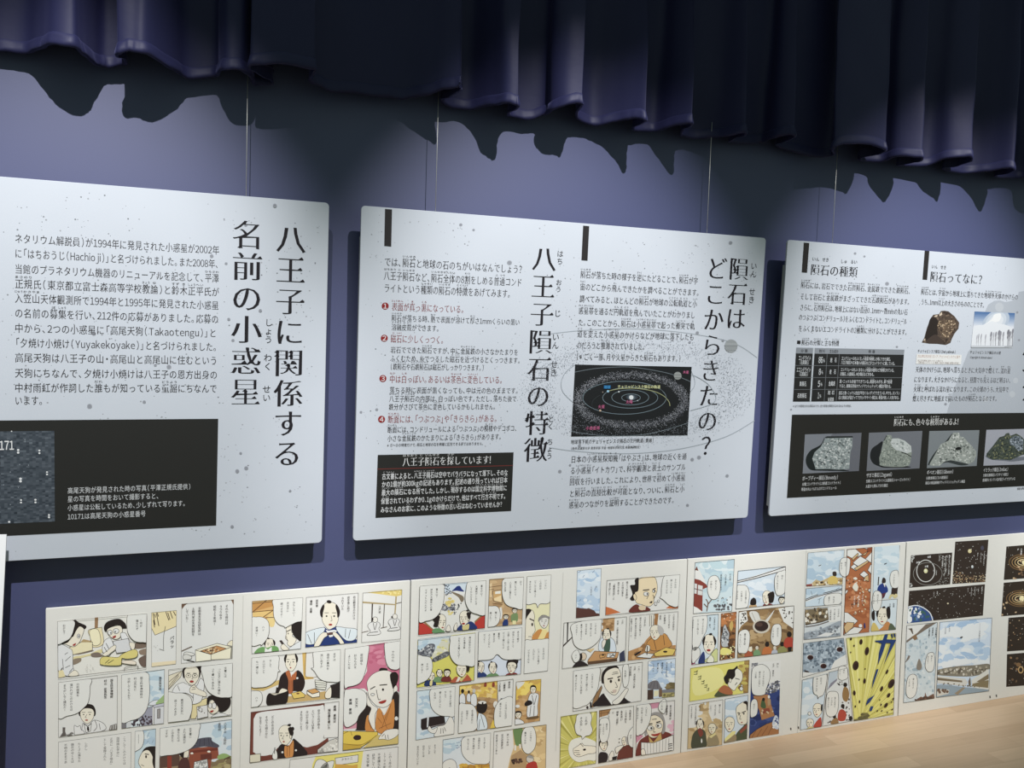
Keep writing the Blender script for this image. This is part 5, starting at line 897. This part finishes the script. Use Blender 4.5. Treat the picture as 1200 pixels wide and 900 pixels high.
# ================= board 3
B3 = board(1.4389, 2.2918, 'comic board third from left, right page ending in a yellow burst of falling stones', dy=0.0002); crease(B3, '945,645 941,740 934,862')
T = (800, 640, 6.429)
g = Fr(B3, T, '92,122 390,97 370,490 78,508', (192, 210, 213))
g.wash(50, 34, [(178, 203, 208), (205, 217, 217), (168, 194, 204)], '120,130 380,110 370,440 160,440', 12, 34).p((217, 215, 208), '92,180 120,170 165,255 180,300 92,250').p((120, 68, 52), '92,180 105,150 118,185').p((140, 58, 46), '90,245 130,255 180,290 185,310 150,325 148,490 130,500 82,460').p((206, 206, 200), '88,280 108,285 104,360 86,355').p((206, 206, 200), '115,290 150,300 146,370 112,365').l('88,320 148,335', c=(90, 40, 34), w=1.6).p((222, 220, 212), '78,450 110,465 150,495 78,510').l('180,490 190,430 175,400', '188,440 215,405', '185,460 160,435', c=(110, 76, 56), w=2).spots(51, 22, [(110, 108, 108), (84, 82, 84)], '240,440 370,420 370,480 240,485', 6, 12).spots(52, 10, [(120, 110, 104)], '240,390 360,380 360,430 240,440', 3, 6)
g.t('その頃|八王子領の|常称寺の子孫が', 358, 205, 18, 1.9, c=(66, 68, 72)).b('185,330 195,250 225,222 260,228 282,280 275,360 245,400 205,390', ('何たんだ|か降た!', 250, 255, 19, 1.9)); g.done()
g = Fr(B3, T, '415,185 775,150 765,432 397,473', (198, 211, 219))
g.wash(53, 18, [(180, 200, 216), (212, 220, 224)], '420,290 680,230 680,400 520,420', 12, 30).p((217, 216, 210), '410,265 775,150 775,180 410,275').l('410,275 560,240 775,180', '410,262 560,225 770,155', w=1.6)
g.s_((190, 150, 100), '500,465 510,440 550,440 555,462').s_(HAIR, '508,420 520,395 548,395 553,435 530,445 510,440').p(HAIR, '525,400 530,385 540,390 540,402').s_((130, 50, 46), '605,450 625,430 670,435 680,455').head(635, 390, 72, 105, -.45, 'none').s_(HAIR, '640,360 680,340 690,370 680,420 650,425 645,385').head(745, 408, 46, 50, -.3, 'short')
g.b('405,310 440,292 480,300 500,350 495,420 480,460 400,475', ('八王子領ても|人を飛んで|行ったぞ', 475, 330, 17, 1.9)).b('690,250 710,200 740,188 775,190 770,340 720,372 695,340', ('何だ|あいつをろう!', 748, 215, 18, 1.9)); g.done()
g = Fr(B3, T, '75,530 270,510 262,870 65,893', (202, 213, 216))
g.p((190, 207, 213), '185,520 270,510 265,680 180,690').p((190, 46, 96), '65,815 75,820 95,885 65,893').head(200, 740, 100, 145, -.2, 'chon', mo=.15).s_((44, 60, 116), '118,885 130,830 160,795 165,880').o((200, 204, 130), '165,870 200,830 255,770 265,870').o((222, 220, 196), '180,870 210,820 235,850 225,875')
g.t('八王子千人町|稲村 栄八', 240, 530, 17, 2.0).b('70,525 175,515 180,620 150,690 120,755 75,770', ('降ってきたのが|どこから飛んで|きたのか…', 152, 545, 17, 2.2)).b('72,775 120,765 130,815 110,850 72,880'); g.done()
g = Fr(B3, T, '288,508 405,493 392,842 277,862', (150, 96, 52))
g.wash(54, 22, [(176, 102, 52), (196, 120, 64), (130, 80, 44)], '290,510 400,500 400,620 290,640', 8, 20).wash(55, 26, [(120, 84, 50), (96, 62, 38), (80, 54, 36)], '285,620 395,600 390,850 280,855', 8, 22).s_((196, 160, 80), '350,600 370,560 380,600 365,640').spots(56, 14, [(222, 206, 180)], '295,510 400,500 400,580 300,590', 2, 5)
g.o((176, 178, 178), '305,610 320,590 335,625 350,660 340,740 345,755 295,755 290,690 300,650').spots(57, 30, [(120, 124, 126), (206, 208, 206), (90, 92, 94)], '300,610 340,640 345,745 295,745', 4, 9).s_((224, 214, 110), '280,790 300,765 340,770 370,790 355,815 290,818').spots(58, 20, [(60, 44, 34), (226, 214, 150)], '285,800 390,740 390,840 285,850', 4, 9); g.done()
g = Fr(B3, T, '422,490 838,447 828,792 410,843', (150, 116, 72))
g.wash(59, 60, [(166, 132, 84), (130, 98, 60), (184, 152, 104), (116, 86, 54)], '430,500 830,460 820,780 420,830', 12, 32).p((217, 216, 208), '422,500 480,487 490,560 440,600 420,640').p((217, 216, 208), '720,470 838,447 835,500 830,620 760,570').spots(60, 18, [(84, 76, 66)], '425,510 475,500 480,560 440,600', 4, 8).spots(61, 12, [(84, 76, 66)], '730,470 830,460 830,580 780,560', 4, 8).s_((206, 204, 194), '500,500 560,495 590,560 620,560 690,480 640,570 600,600 540,580').l('520,500 550,570', '570,500 590,560', '650,500 620,560', c=(150, 140, 120))
g.e((196, 186, 166), 592, 605, 66, 52).e((56, 40, 36), 592, 602, 52, 40).e((84, 60, 52), 575, 590, 26, 16)
for x, y, c, q in ((495, 805, (176, 84, 52), .8), (558, 795, (110, 150, 100), .7), (635, 780, (196, 108, 52), 1.0), (692, 795, (176, 180, 190), .7), (748, 775, (140, 138, 76), .9), (802, 710, (186, 62, 44), 1.1)): g.s_(c, [(x-32*q, y+45*q), (x-34*q, y), (x-12*q, y-22*q), (x+14*q, y-22*q), (x+34*q, y), (x+34*q, y+45*q)]).e(HAIR if q > .85 else (206, 198, 180), x, y-42*q, 16*q, 20*q)
g.p(HAIR, '790,760 820,758 818,790 795,795').s_(SKIN, '495,770 518,755 520,790 500,790')
g.b('418,670 440,635 480,628 503,660 500,740 480,800 440,805 415,790', ('藁の鐘を取|もっとつい!', 468, 655, 18, 1.9)).b('662,680 675,605 705,585 738,600 742,680 725,740 690,748 668,725', ('何だろう|こりゃあ?', 715, 612, 18, 1.9)); g.done()
T = (800, 760, 6.923)
g = Fr(B3, T, '62,158 540,92 530,358 52,430', (218, 208, 96))
g.p((150, 110, 56), '500,98 540,92 530,358 490,362').wash(62, 16, [(196, 176, 80), (170, 134, 64), (140, 100, 52)], '470,110 535,100 525,350 470,350', 10, 22).s_((226, 218, 130), '100,190 300,160 320,300 100,380').s_((80, 84, 56), '262,392 280,350 310,330 400,370 400,378').s_((176, 98, 56), '290,340 330,298 370,310 405,350 395,372 340,368')
g.o((224, 219, 200), '365,290 395,230 420,175 440,160 480,190 485,240 470,275 440,310 420,340 395,330').s_(HAIR, '332,240 350,210 370,170 410,165 440,140 445,155 425,180 425,220 400,250 375,245 370,280 350,285').o((224, 219, 200), '375,262 385,240 395,255 385,275').l('425,240 460,250', '440,275 425,295', w=1.3).e(WHT, 475, 325, 14, 16, 0, True).e(WHT, 478, 300, 7, 9, 0, True)
for i, (x, y, q) in enumerate(((105, 195, 34), (135, 235, 32), (162, 272, 30), (185, 303, 27), (203, 330, 24))): g.k.up(); u, v_ = g.pl.at(*g.k.X(x, y)); g.k.ch('ゴ', u, v_, q*0.00047, q*0.00042, 'b', g.k.k((44, 42, 30)))
g.done()
g = Fr(B3, T, '48,455 325,412 318,780 37,815', (200, 172, 122))
g.p((217, 215, 207), '45,455 165,435 160,570 100,640 42,645').p((217, 215, 207), '215,428 325,412 320,590 240,590 210,520').wash(63, 20, [(186, 156, 104), (216, 190, 140), (172, 140, 90)], '170,450 210,440 320,620 300,760 60,790 60,660', 10, 26).e(WHT, 183, 445, 8, 12)
g.s_((74, 76, 58), '75,810 75,720 100,670 140,650 180,670 192,740 185,800').head(140, 620, 64, 90, -.1, 'chon').s_((134, 62, 50), '120,660 150,650 165,690 140,715').e(WHT, 152, 748, 6, 18).s_((150, 132, 96), '200,790 205,720 240,690 280,710 290,780').p((214, 198, 130), '210,715 260,680 270,695 230,725').head(238, 650, 66, 85, -.3, 'none', skin=(224, 214, 184)).e((150, 140, 120), 275, 640, 9, 12)
g.t('聞くとも|言った人が|いた!', 300, 450, 18, 2.0).t('大きく|さまざまな話がある|とよりは言う', 140, 460, 17, 2.0); g.done()
g = Fr(B3, T, '342,408 530,375 520,733 333,767', (200, 212, 220))
g.wash(64, 20, [(182, 202, 216), (212, 220, 224)], '345,410 450,390 430,560 350,560', 12, 30).s_((78, 84, 56), '425,745 435,690 480,640 520,610 522,735').p((150, 70, 52), '460,670 525,610 525,640 470,690').o((226, 216, 190), '440,560 432,490 460,450 525,435 525,590 480,618 450,600').s_(HAIR, '490,440 520,425 530,490 520,500 515,455').l('445,520 465,525', '480,520 510,508', w=2).e(HAIR, 456, 535, 5, 7).e(HAIR, 495, 528, 6, 7).l('468,540 462,570 475,572').s_(REDL, '470,598 485,594 480,604')
g.s_((150, 130, 92), '335,765 360,720 420,690 430,745').p((222, 212, 130), '340,730 400,670 430,668 425,690 370,735 342,755').head(380, 615, 84, 120, -.15, 'none', skin=(228, 218, 190), mo=.1); g.done()
g = Fr(B3, T, '560,120 795,92 778,690 537,728', (48, 66, 128), border=False)
g.p((217, 215, 208), '560,120 800,90 790,262 690,290 560,320').spots(65, 90, [(130, 130, 134), (206, 206, 206), (84, 84, 90)], '680,285 790,262 790,345 670,365', 5, 11).spots(66, 20, [(130, 130, 134), (84, 84, 90)], '560,118 610,115 605,150 560,150', 5, 10).wash(67, 26, [(40, 58, 116), (64, 84, 146), (34, 48, 100)], '550,380 790,350 780,560 550,680', 12, 30).p((176, 116, 68), '570,385 690,370 745,545 640,580 620,500').s_((70, 94, 56), '632,470 640,420 655,405 675,470 660,485').e(HAIR, 655, 412, 12, 14).p((150, 70, 48), '640,490 700,480 710,510 650,520').spots(68, 10, [(130, 60, 44), (206, 180, 140)], '630,500 730,490 735,530 640,540', 6, 10).e(WHT, 698, 390, 9, 14).s_((176, 142, 100), '690,410 710,410 712,450 690,460')
g.po((170, 110, 62), '540,730 545,700 600,655 680,610 740,590 780,660 778,695').l('560,720 590,670', '600,715 640,650', '640,705 690,630', '690,700 730,620', c=(116, 70, 40)).s_((190, 200, 214), '725,600 750,540 775,570 775,650 735,640').spots(69, 14, [(48, 66, 128), (222, 222, 220)], '730,580 775,560 775,650 730,650', 6, 10)
g.t('同じ|江戸 隅田川', 770, 115, 18, 1.9).b('560,180 590,140 650,128 700,170 705,240 675,330 660,372 590,378 558,340', ('さっきのは何だ|聞きほこ左右に|八王殿', 655, 180, 18, 1.75)).b('552,440 575,408 600,420 608,470 600,530 570,555 548,545', ('何だ!', 577, 445, 18)); g.done()
# right page of board 3
T = (930, 635, 6.926)
g = Fr(B3, T, '115,88 412,62 395,345 100,362', (192, 209, 218))
g.wash(70, 34, [(176, 199, 213), (208, 218, 222), (164, 190, 208)], '120,95 400,75 390,260 115,330', 12, 34).s_((70, 64, 62), '202,192 225,185 222,190 205,197').p((196, 170, 116), '130,350 180,305 220,320 280,290 400,290 395,345 100,362').spots(71, 26, [(224, 216, 190), (150, 120, 76)], '130,340 390,300 390,345 130,355', 8, 16).p((150, 70, 60), '100,345 150,340 150,360 100,362').s_((214, 182, 88), '280,340 285,290 320,275 350,290 355,335').s_((60, 48, 42), '315,250 325,240 345,245 345,275 320,275').s_(HAIR, '215,330 230,320 235,335'); g.b('370,190 385,140 420,125 455,140 458,180 445,260 410,283 375,255', ('何だ|あれは?', 420, 160, 19, 1.7), clip=False); g.done()
g = Fr(B3, T, '98,378 395,352 388,505 92,528', (194, 211, 220))
g.p((216, 217, 214), '95,470 180,440 390,395 390,410 200,450 95,490').l('95,478 200,440 390,390', '100,465 200,428 390,380', w=1.6).wash(72, 12, [(172, 196, 212)], '110,390 250,380 200,430 110,440', 10, 22).l('140,400 150,430', '210,460 205,500', '225,455 195,470', '345,385 370,370', c=(110, 130, 140)); g.b('250,450 280,425 360,415 388,430 385,490 340,515 270,518 245,500', ('あれが|星か!', 325, 440, 19, 2.0)); g.done()
g = Fr(B3, T, '92,542 390,515 382,765 80,795', (200, 206, 206))
g.p((120, 104, 76), '92,550 275,535 285,630 95,680').spots(73, 50, [(222, 216, 200), (150, 126, 86), (84, 70, 52)], '95,555 270,540 275,630 100,665', 8, 18).l('95,670 200,655 280,630', '95,690 190,675 285,645', c=(84, 70, 54), w=2).s_((150, 160, 168), '90,740 200,715 260,690 380,640 385,680 300,730 380,760 90,790').spots(74, 46, [(110, 116, 122), (176, 186, 192), (130, 140, 148)], '95,730 370,660 375,755 95,785', 6, 14).p((216, 216, 212), '180,770 260,735 330,740 280,765').p((217, 216, 209), '280,520 388,515 380,640 285,655').t('八王子の|千人同心の|山原夫軍隊', 365, 540, 18, 1.8, style='b'); g.done()
g = Fr(B3, T, '432,60 637,42 612,732 402,755', (178, 100, 56))
g.wash(75, 46, [(190, 112, 64), (164, 88, 48), (200, 126, 78)], '420,300 630,300 610,640 420,560', 10, 30)
for q in ('425,65 500,55 560,105 480,135 425,110', '560,48 637,42 630,170 580,140 640,75', '480,170 540,115 600,150 540,210', '460,205 490,180 530,210 505,235', '535,265 570,235 605,265 570,290', '400,570 440,575 520,640 480,680 402,650', '402,755 490,690 560,700 520,745', '620,190 632,180 628,260 600,230', '402,430 430,385 440,400 408,440', '600,390 625,375 618,410'): g.po((218, 217, 210), q)
for q in ('470,135 520,90 525,105 480,150', '490,215 600,150 605,165 510,230', '570,290 605,265 608,320 580,310', '405,690 430,650 490,655 480,690 420,745', '545,110 600,75 580,105'): g.po((206, 168, 112), q)
g.spots(76, 50, [(224, 206, 180), (120, 70, 44), (214, 196, 150)], '430,290 600,290 600,600 480,600 430,420', 3, 9).s_((222, 216, 196), '475,370 500,330 520,360 510,400').s_((222, 216, 196), '480,295 500,285 515,298 500,308').s_((52, 60, 120), '568,670 575,655 582,690 572,700').e(WHT, 540, 680, 14, 14).p((150, 70, 40), '595,50 637,42 632,70 600,80'); g.t('その時!|震った石の|大音に驚く', 558, 430, 19, 1.7, c=(232, 224, 210)); g.done()
g = Fr(B3, T, '655,42 862,25 842,455 640,468', (197, 212, 218), border=False)
g.wash(77, 20, [(182, 204, 214), (208, 219, 222)], '660,50 850,35 845,250 660,280', 12, 34).l('655,42 640,468', '860,30 845,455 640,470').s_((60, 58, 60), '733,178 755,170 752,178 736,184').s_((38, 60, 136), '680,400 690,355 730,335 760,370 762,405 720,420').s_((56, 44, 40), '715,320 725,290 745,300 745,330 720,335').p((216, 214, 206), '725,335 745,335 740,370').l('690,285 685,350', w=2.2).p((96, 46, 60), '710,420 750,410 735,450 715,465').p((60, 46, 40), '795,375 845,370 840,430 790,430').spots(78, 10, [(206, 190, 130)], '780,430 840,430 840,455 780,455', 8, 14)
g.b('780,310 790,250 825,230 848,245 850,350 830,375 795,365', ('うさなさ!', 815, 262, 19)).b('640,450 655,405 690,398 715,430 712,500 690,555 650,555 638,510', ('何だろう|さしえき', 683, 425, 19, 1.7), clip=False); g.done()
g = Fr(B3, T, '632,480 842,462 828,712 625,728', (200, 213, 217))
g.head(722, 605, 100, 140, -.2, 'chon').s_(HAIR, '755,535 780,530 785,590 775,625 755,600').s_((196, 126, 66), '690,720 720,690 760,645 790,680 770,715').s_((84, 96, 72), '770,720 785,660 820,690 825,715').s_((206, 178, 88), '630,725 640,660 665,665 690,720').s_(HAIR, '635,570 655,560 658,620 650,640 635,620').t('秋葉|大助', 812, 495, 18, 1.7); g.done()
T = (930, 740, 6.926)
g = Fr(B3, T, '78,95 405,52 437,268 70,372', (150, 166, 178))
g.spots(79, 190, [(120, 138, 152), (176, 190, 200), (96, 112, 126), (160, 176, 188)], '80,100 400,60 430,190 330,230 300,330 170,330 80,320', 7, 18).p((217, 216, 209), '330,240 430,180 440,268 300,305').p((217, 216, 209), '72,330 160,335 260,320 70,372').spots(80, 20, [(80, 92, 106)], '90,110 400,70 400,180 120,320', 3, 7)
for x, y in ((135, 210), (373, 145), (242, 280)): g.e((212, 214, 212), x-3, y-8, 26, 16).e((70, 40, 38), x, y, 25, 20).e((50, 30, 30), x+4, y+3, 14, 11)
g.s_((50, 36, 36), '85,315 115,320 125,330 95,328'); g.done()
g = Fr(B3, T, '68,392 275,340 225,772 52,798', (200, 213, 220))
g.wash(81, 22, [(182, 203, 214), (212, 220, 222)], '70,400 160,380 120,640 60,700', 12, 32).head(195, 640, 80, 110, -.5, 'none', mo=.1).s_(HAIR, '222,600 235,590 232,640 220,640').s_((190, 66, 50), '160,775 180,735 220,695 220,775').e(WHT, 128, 665, 13, 15, 0, True).head(132, 745, 62, 75, -.3, 'none').s_((206, 186, 120), '105,785 140,770 160,780 110,795').b('160,370 200,350 265,345 262,430 240,510 205,530 195,545 190,520 158,490', ('石だよ|落ってるんだ', 222, 370, 19, 1.8)); g.done()
g = Fr(B3, T, '285,330 435,295 480,725 232,770', (208, 210, 206))
g.p((180, 192, 200), '285,330 360,318 345,400 280,470').p((130, 128, 140), '270,480 300,420 355,380 350,400 300,450').spots(82, 46, [(60, 52, 48), (96, 88, 80)], '330,430 400,400 470,600 460,720 240,750 250,700 370,600', 4, 9).s_((150, 112, 62), '395,500 410,450 440,465 450,520 430,570 400,550').s_((184, 66, 48), '362,720 362,660 390,630 425,660 415,720').s_((150, 112, 66), '300,750 315,715 350,700 362,745').e(HAIR, 418, 432, 16, 18).e(HAIR, 398, 605, 15, 18).e(HAIR, 330, 690, 14, 16).e(HAIR, 462, 705, 14, 20)
g.b('360,350 365,295 400,278 435,300 440,370 400,395 365,385', ('何だ|ふこ!', 408, 305, 18, 1.8), clip=False).b('262,560 275,500 310,485 358,500 362,600 345,670 300,692 265,665', ('振ろほほど|つりがね|聞けつりや!', 336, 530, 17, 1.6)); g.done()
g = Fr(B3, T, '425,52 828,12 808,675 488,725', (214, 206, 100))
for i in range(46):
    a_ = math.radians(-104+i*108/46+2*math.sin(i*2.3)); a2 = a_+math.radians(1.5+0.7*math.sin(i*1.7)); c_ = ((196, 186, 78), (226, 219, 130), (176, 166, 70), (222, 213, 108))[i % 4]
    g.p(c_, [(540, 730), (540+900*math.cos(a_), 730+900*math.sin(a_)), (540+900*math.cos(a2), 730+900*math.sin(a2))])
g.wash(83, 16, [(120, 112, 60), (96, 90, 54)], '500,690 590,660 600,715 500,722', 8, 16)
for x, y, a_, b_, q in ((545, 83, 13, 22, 5), (593, 158, 17, 34, 8), (502, 275, 24, 38, 8), (463, 58, 8, 12, 0), (488, 114, 6, 9, 0), (461, 168, 5, 7, 0), (578, 302, 5, 7, 0), (530, 388, 5, 9, 0), (573, 400, 10, 22, 5), (490, 497, 11, 20, -5), (533, 568, 6, 12, 0), (498, 606, 6, 9, 0), (755, 325, 9, 20, 22), (790, 422, 22, 40, 25), (711, 462, 11, 22, 20), (768, 516, 12, 20, 30), (806, 545, 6, 10, 20), (747, 597, 12, 22, 30), (706, 592, 6, 10, 15), (797, 630, 5, 9, 60), (712, 642, 5, 7, 40), (757, 655, 5, 7, 60), (676, 642, 5, 7, 20), (790, 570, 4, 6, 20), (695, 552, 4, 6, 0)): g.e((66, 42, 34), x, y, a_, b_, q).e((48, 30, 26), x+a_*.15, y+b_*.15, a_*.6, b_*.6, q)
NV = (36, 62, 122)
g.p(NV, '655,72 720,68 740,12 765,10 752,62 828,65 815,95 770,180 728,268 760,170 785,92 745,92 720,170 680,270 690,170 710,95 660,80').p(NV, '785,20 795,12 805,50 795,48').p(NV, '808,15 820,10 822,45 812,42').p(NV, '668,305 685,302 660,380 630,465 640,400').p(NV, '600,545 655,512 615,570 582,600 590,565').p(NV, '620,605 645,605 630,640 610,645'); g.done()

# ================= board 4
B4 = board(2.2956, 3.1485, 'comic board at right end of the row, dark outer space pictures on top', dy=0.0008)
T = (1055, 625, 8.183); NT = (56, 45, 38)
g = Fr(B4, T, '103,212 498,184 478,487 85,522', NT, border=False)
g.k.clip = g.clip
for cx, cy, rx, ry, c, w_ in ((243, 360, 86, 104, (206, 206, 200), 1.6), (262, 388, 138, 108, (130, 128, 120), 1.2)): g.k.arc(g.lw*w_, cx, cy, rx, ry, 0, 360, c)
g.e((214, 208, 150), 243, 360, 19, 22).e((236, 230, 190), 240, 355, 10, 11).spots(90, 120, [(150, 150, 140), (196, 196, 186), (96, 96, 90)], '365,200 480,200 470,480 340,500 400,420 405,330 380,250', 2, 5).spots(91, 40, [(190, 190, 184)], '105,215 140,210 115,280 105,270', 2, 5).spots(92, 20, [(190, 190, 184)], '90,470 120,500 90,520', 2, 5)
for t, x, y in (('金星', 258, 226), ('地球', 150, 280), ('太陽', 232, 318)): g.k.row(t, x, y, x+34, 'b', (226, 226, 222))
g.t('地球に近づいたこの石は|もともと火星と木星の|間の小惑星帯に|あった', 470, 208, 17, 1.9, c=(222, 220, 214), style='b').t('小惑星帯', 345, 350, 13, c=(222, 220, 214)).t('火星', 318, 340, 13, c=(222, 220, 214)); g.done()
g = Fr(B4, T, '527,80 845,60 815,466 498,485', NT, border=False)
g.spots(93, 40, [(206, 204, 196)], '535,90 840,75 820,400 510,380', 2, 5).spots(94, 150, [(150, 112, 76), (190, 156, 110), (110, 80, 56), (206, 190, 150)], '505,350 560,370 640,410 815,395 812,465 500,480', 2.5, 7).e((206, 190, 130), 665, 170, 18, 20).e((226, 216, 170), 662, 166, 9, 10).e((170, 176, 176), 690, 320, 12, 15).e((220, 222, 218), 688, 316, 6, 8).e((74, 72, 88), 785, 140, 16, 22).t('この軌道は長い年月を|かけてさまよい|続けた', 805, 180, 13, 2.4, c=(216, 214, 208), style='b'); g.done()
g = Fr(B4, T, '85,552 812,488 792,788 65,862', NT, border=False)
g.spots(95, 90, [(206, 204, 196), (150, 146, 138)], '95,560 800,500 785,780 320,820 300,720 90,680', 2, 5).e((206, 190, 150), 455, 672, 8, 8)
g.s_((52, 82, 142), '60,720 100,700 160,695 220,720 280,770 305,830 60,880').s_((226, 228, 224), '75,725 120,712 105,760 110,840 70,850').spots(96, 26, [(222, 226, 226), (84, 120, 170), (60, 100, 90)], '80,730 180,720 280,800 200,830 90,840', 8, 20).l('60,715 100,698 160,692 225,716 285,766 310,835', c=(222, 226, 230), w=2)
g.t('隕石落下の|「火球」―|八王子の石も|やがてひとつ|ひとつ', 783, 510, 14, 2.4, c=(216, 214, 208), style='b').t('地球に|むかって', 353, 555, 14, 2.2, c=(216, 214, 208), style='b'); g.done()
T = (1050, 710, 6.92)
g = Fr(B4, T, '85,158 335,132 310,750 58,787', (196, 207, 210))
g.spots(97, 150, [(176, 194, 202), (208, 215, 215), (150, 170, 180), (188, 200, 204)], '85,280 330,190 310,740 60,780', 6, 17).p((218, 217, 211), '85,160 250,140 180,220 85,280').p((120, 106, 92), '240,150 330,135 160,245 85,300 85,280 170,220').p((140, 108, 76), '125,250 160,230 175,265 150,280').p((96, 82, 70), '95,185 130,180 140,230 130,225 115,195').p((120, 84, 66), '150,770 200,735 230,745 235,700 250,740 305,710 310,752').spots(98, 20, [(84, 62, 52)], '150,760 300,720 300,745 160,775', 5, 10).p((124, 112, 100), '70,465 100,400 115,405 105,430').s_((132, 122, 108), '165,500 185,428 208,480 200,515 180,520')
g.t('八木主殿は|代官所の|小屋を置く', 325, 172, 17, 1.6, style='b').b('235,470 250,400 275,378 305,385 312,450 300,520 265,535 240,510', ('飛すう|あちら!', 288, 400, 17, 1.7)).b('80,660 95,580 130,553 165,570 172,640 155,720 115,748 85,725', ('寒い所でさ|しょうか', 140, 585, 17, 1.9)); g.done()
g = Fr(B4, T, '352,130 777,95 752,690 323,743', (198, 213, 228))
g.wash(99, 70, [(160, 190, 220), (176, 201, 225), (220, 226, 228), (208, 220, 228)], '350,140 770,110 750,470 340,500', 14, 42).wash(100, 16, [(222, 226, 226)], '360,200 740,150 740,280 360,270', 18, 44).wash(101, 10, [(222, 226, 226)], '340,470 560,450 700,440 340,500', 14, 36)
g.s_((130, 122, 104), '335,520 480,490 640,480 750,470 750,520 620,570 335,560').spots(102, 70, [(206, 200, 184), (96, 86, 72), (170, 160, 136)], '340,520 740,480 740,520 610,565 340,550', 5, 12).p((122, 104, 76), '335,585 540,605 530,620 335,605').p((206, 204, 194), '335,565 560,590 580,620 560,650 335,625').p((122, 106, 80), '335,580 535,605 535,620 335,602').p((214, 212, 202), '610,600 750,510 752,690 620,660').p((130, 114, 84), '650,615 750,550 750,590 690,620').p((134, 118, 84), '620,630 750,600 745,665 615,650').spots(103, 26, [(110, 100, 84)], '350,615 560,640 700,665 350,640', 3, 6).p((110, 96, 80), '585,610 600,575 605,640 590,650').s_((140, 158, 170), '330,640 560,660 620,665 752,685 500,725 330,740').p((150, 132, 106), '470,710 540,660 560,662 500,720').p((200, 196, 184), '330,670 430,680 425,710 330,735').spots(104, 14, [(110, 84, 66)], '335,675 425,683 420,705 335,700', 8, 12).s_((70, 66, 64), '518,252 538,247 535,258 522,260')
g.t('それは|八王の空', 433, 160, 16, 2.0, c=(80, 84, 96)).t('――――天体観測の話', 680, 140, 15, c=(80, 84, 96)); g.done()
T = (1160, 620, 4.5)
for q, sd, big in (('87,92 330,72 315,250 73,268', 1, 1), ('73,283 318,262 305,440 60,460', 2, 1), ('98,468 330,448 320,630 90,645', 3, 0), ('90,660 322,640 312,815 86,832', 4, 2)):
    g = Fr(B4, T, q, (52, 42, 34), border=False); a_ = P(q); cx, cy = a_[0][0]+88, (a_[0][1]+a_[3][1])/2-5
    if big == 1:
        for i in range(4): g.k.arc(g.lw*1.6, cx, cy, 74-15*i, 42-9*i, 0, 360, ((120, 88, 50), (160, 122, 70), (190, 156, 96), (226, 200, 140))[i])
        g.e((232, 216, 160), cx+6, cy, 13, 13)
    g.spots(110+sd, 26, [(150, 112, 76), (190, 160, 118), (110, 84, 60)], [(a_[0][0], a_[0][1]+(80 if big == 1 else 5)), (a_[1][0], a_[1][1]+60), a_[2], a_[3]], 3, 8 if big else 3.5)
    g.spots(120+sd, 30, [(206, 200, 186)], q, 1, 2.2)
    if big == 2: g.k.arc(g.lw*2.2, 162, 742, 12, 16, 0, 360, (196, 156, 96)); g.e((130, 96, 60), 150, 715, 13, 11)
    if sd == 1: g.t('小惑星|が', 165, 100, 12, 1.5, c=(226, 224, 218), style='b')
    g.done()
# page numbers and hand marks at the page feet
for B, xy in ((B3, ((926.6, 854), (935.4, 852.6))), (B4, ((1160, 816.6), (1167.5, 815.2)))):
    for x, y in xy: k = Ink(B[1], PAW, 0.0004); k.line(1.3, [(x, y-1), (x+.2, y+1.2)], (66, 60, 56)); k.build('page_mark', B[0])

# ================= taller white board at the far left, standing in front of the wall
tr, br_ = on_y(7.6, 626.5, -0.085), on_y(-3.6, 851, -0.125)
D0 = (br_-tr).normalized(); U0 = Vector((1, 0, 0)); U0 = (U0-D0*U0.dot(D0)).normalized()
Lw = tr.z/(-D0.z)
root = thing('blank_board', (tr.x-0.25, -0.11, 0), 'plain white board edge at far left, standing in front of the star photo panel', 'board')
pl0 = Plane(tr-U0*0.42, U0, D0)
rise = U0.z/(-D0.z)
pts = [(0, 0), (0.42, 0), (0.42, Lw), (0, Lw-0.42*rise)]
vs = [pl0.pt(u, v_, h) for h in (0, -0.006) for u, v_ in pts]
mesh_obj('board_sheet', vs, [(0, 1, 2, 3), (7, 6, 5, 4), (0, 4, 5, 1), (1, 5, 6, 2), (2, 6, 7, 3), (3, 7, 4, 0)], M_FOAM, root)
bpy.data.objects.remove(_fo); bpy.data.curves.remove(_fc)
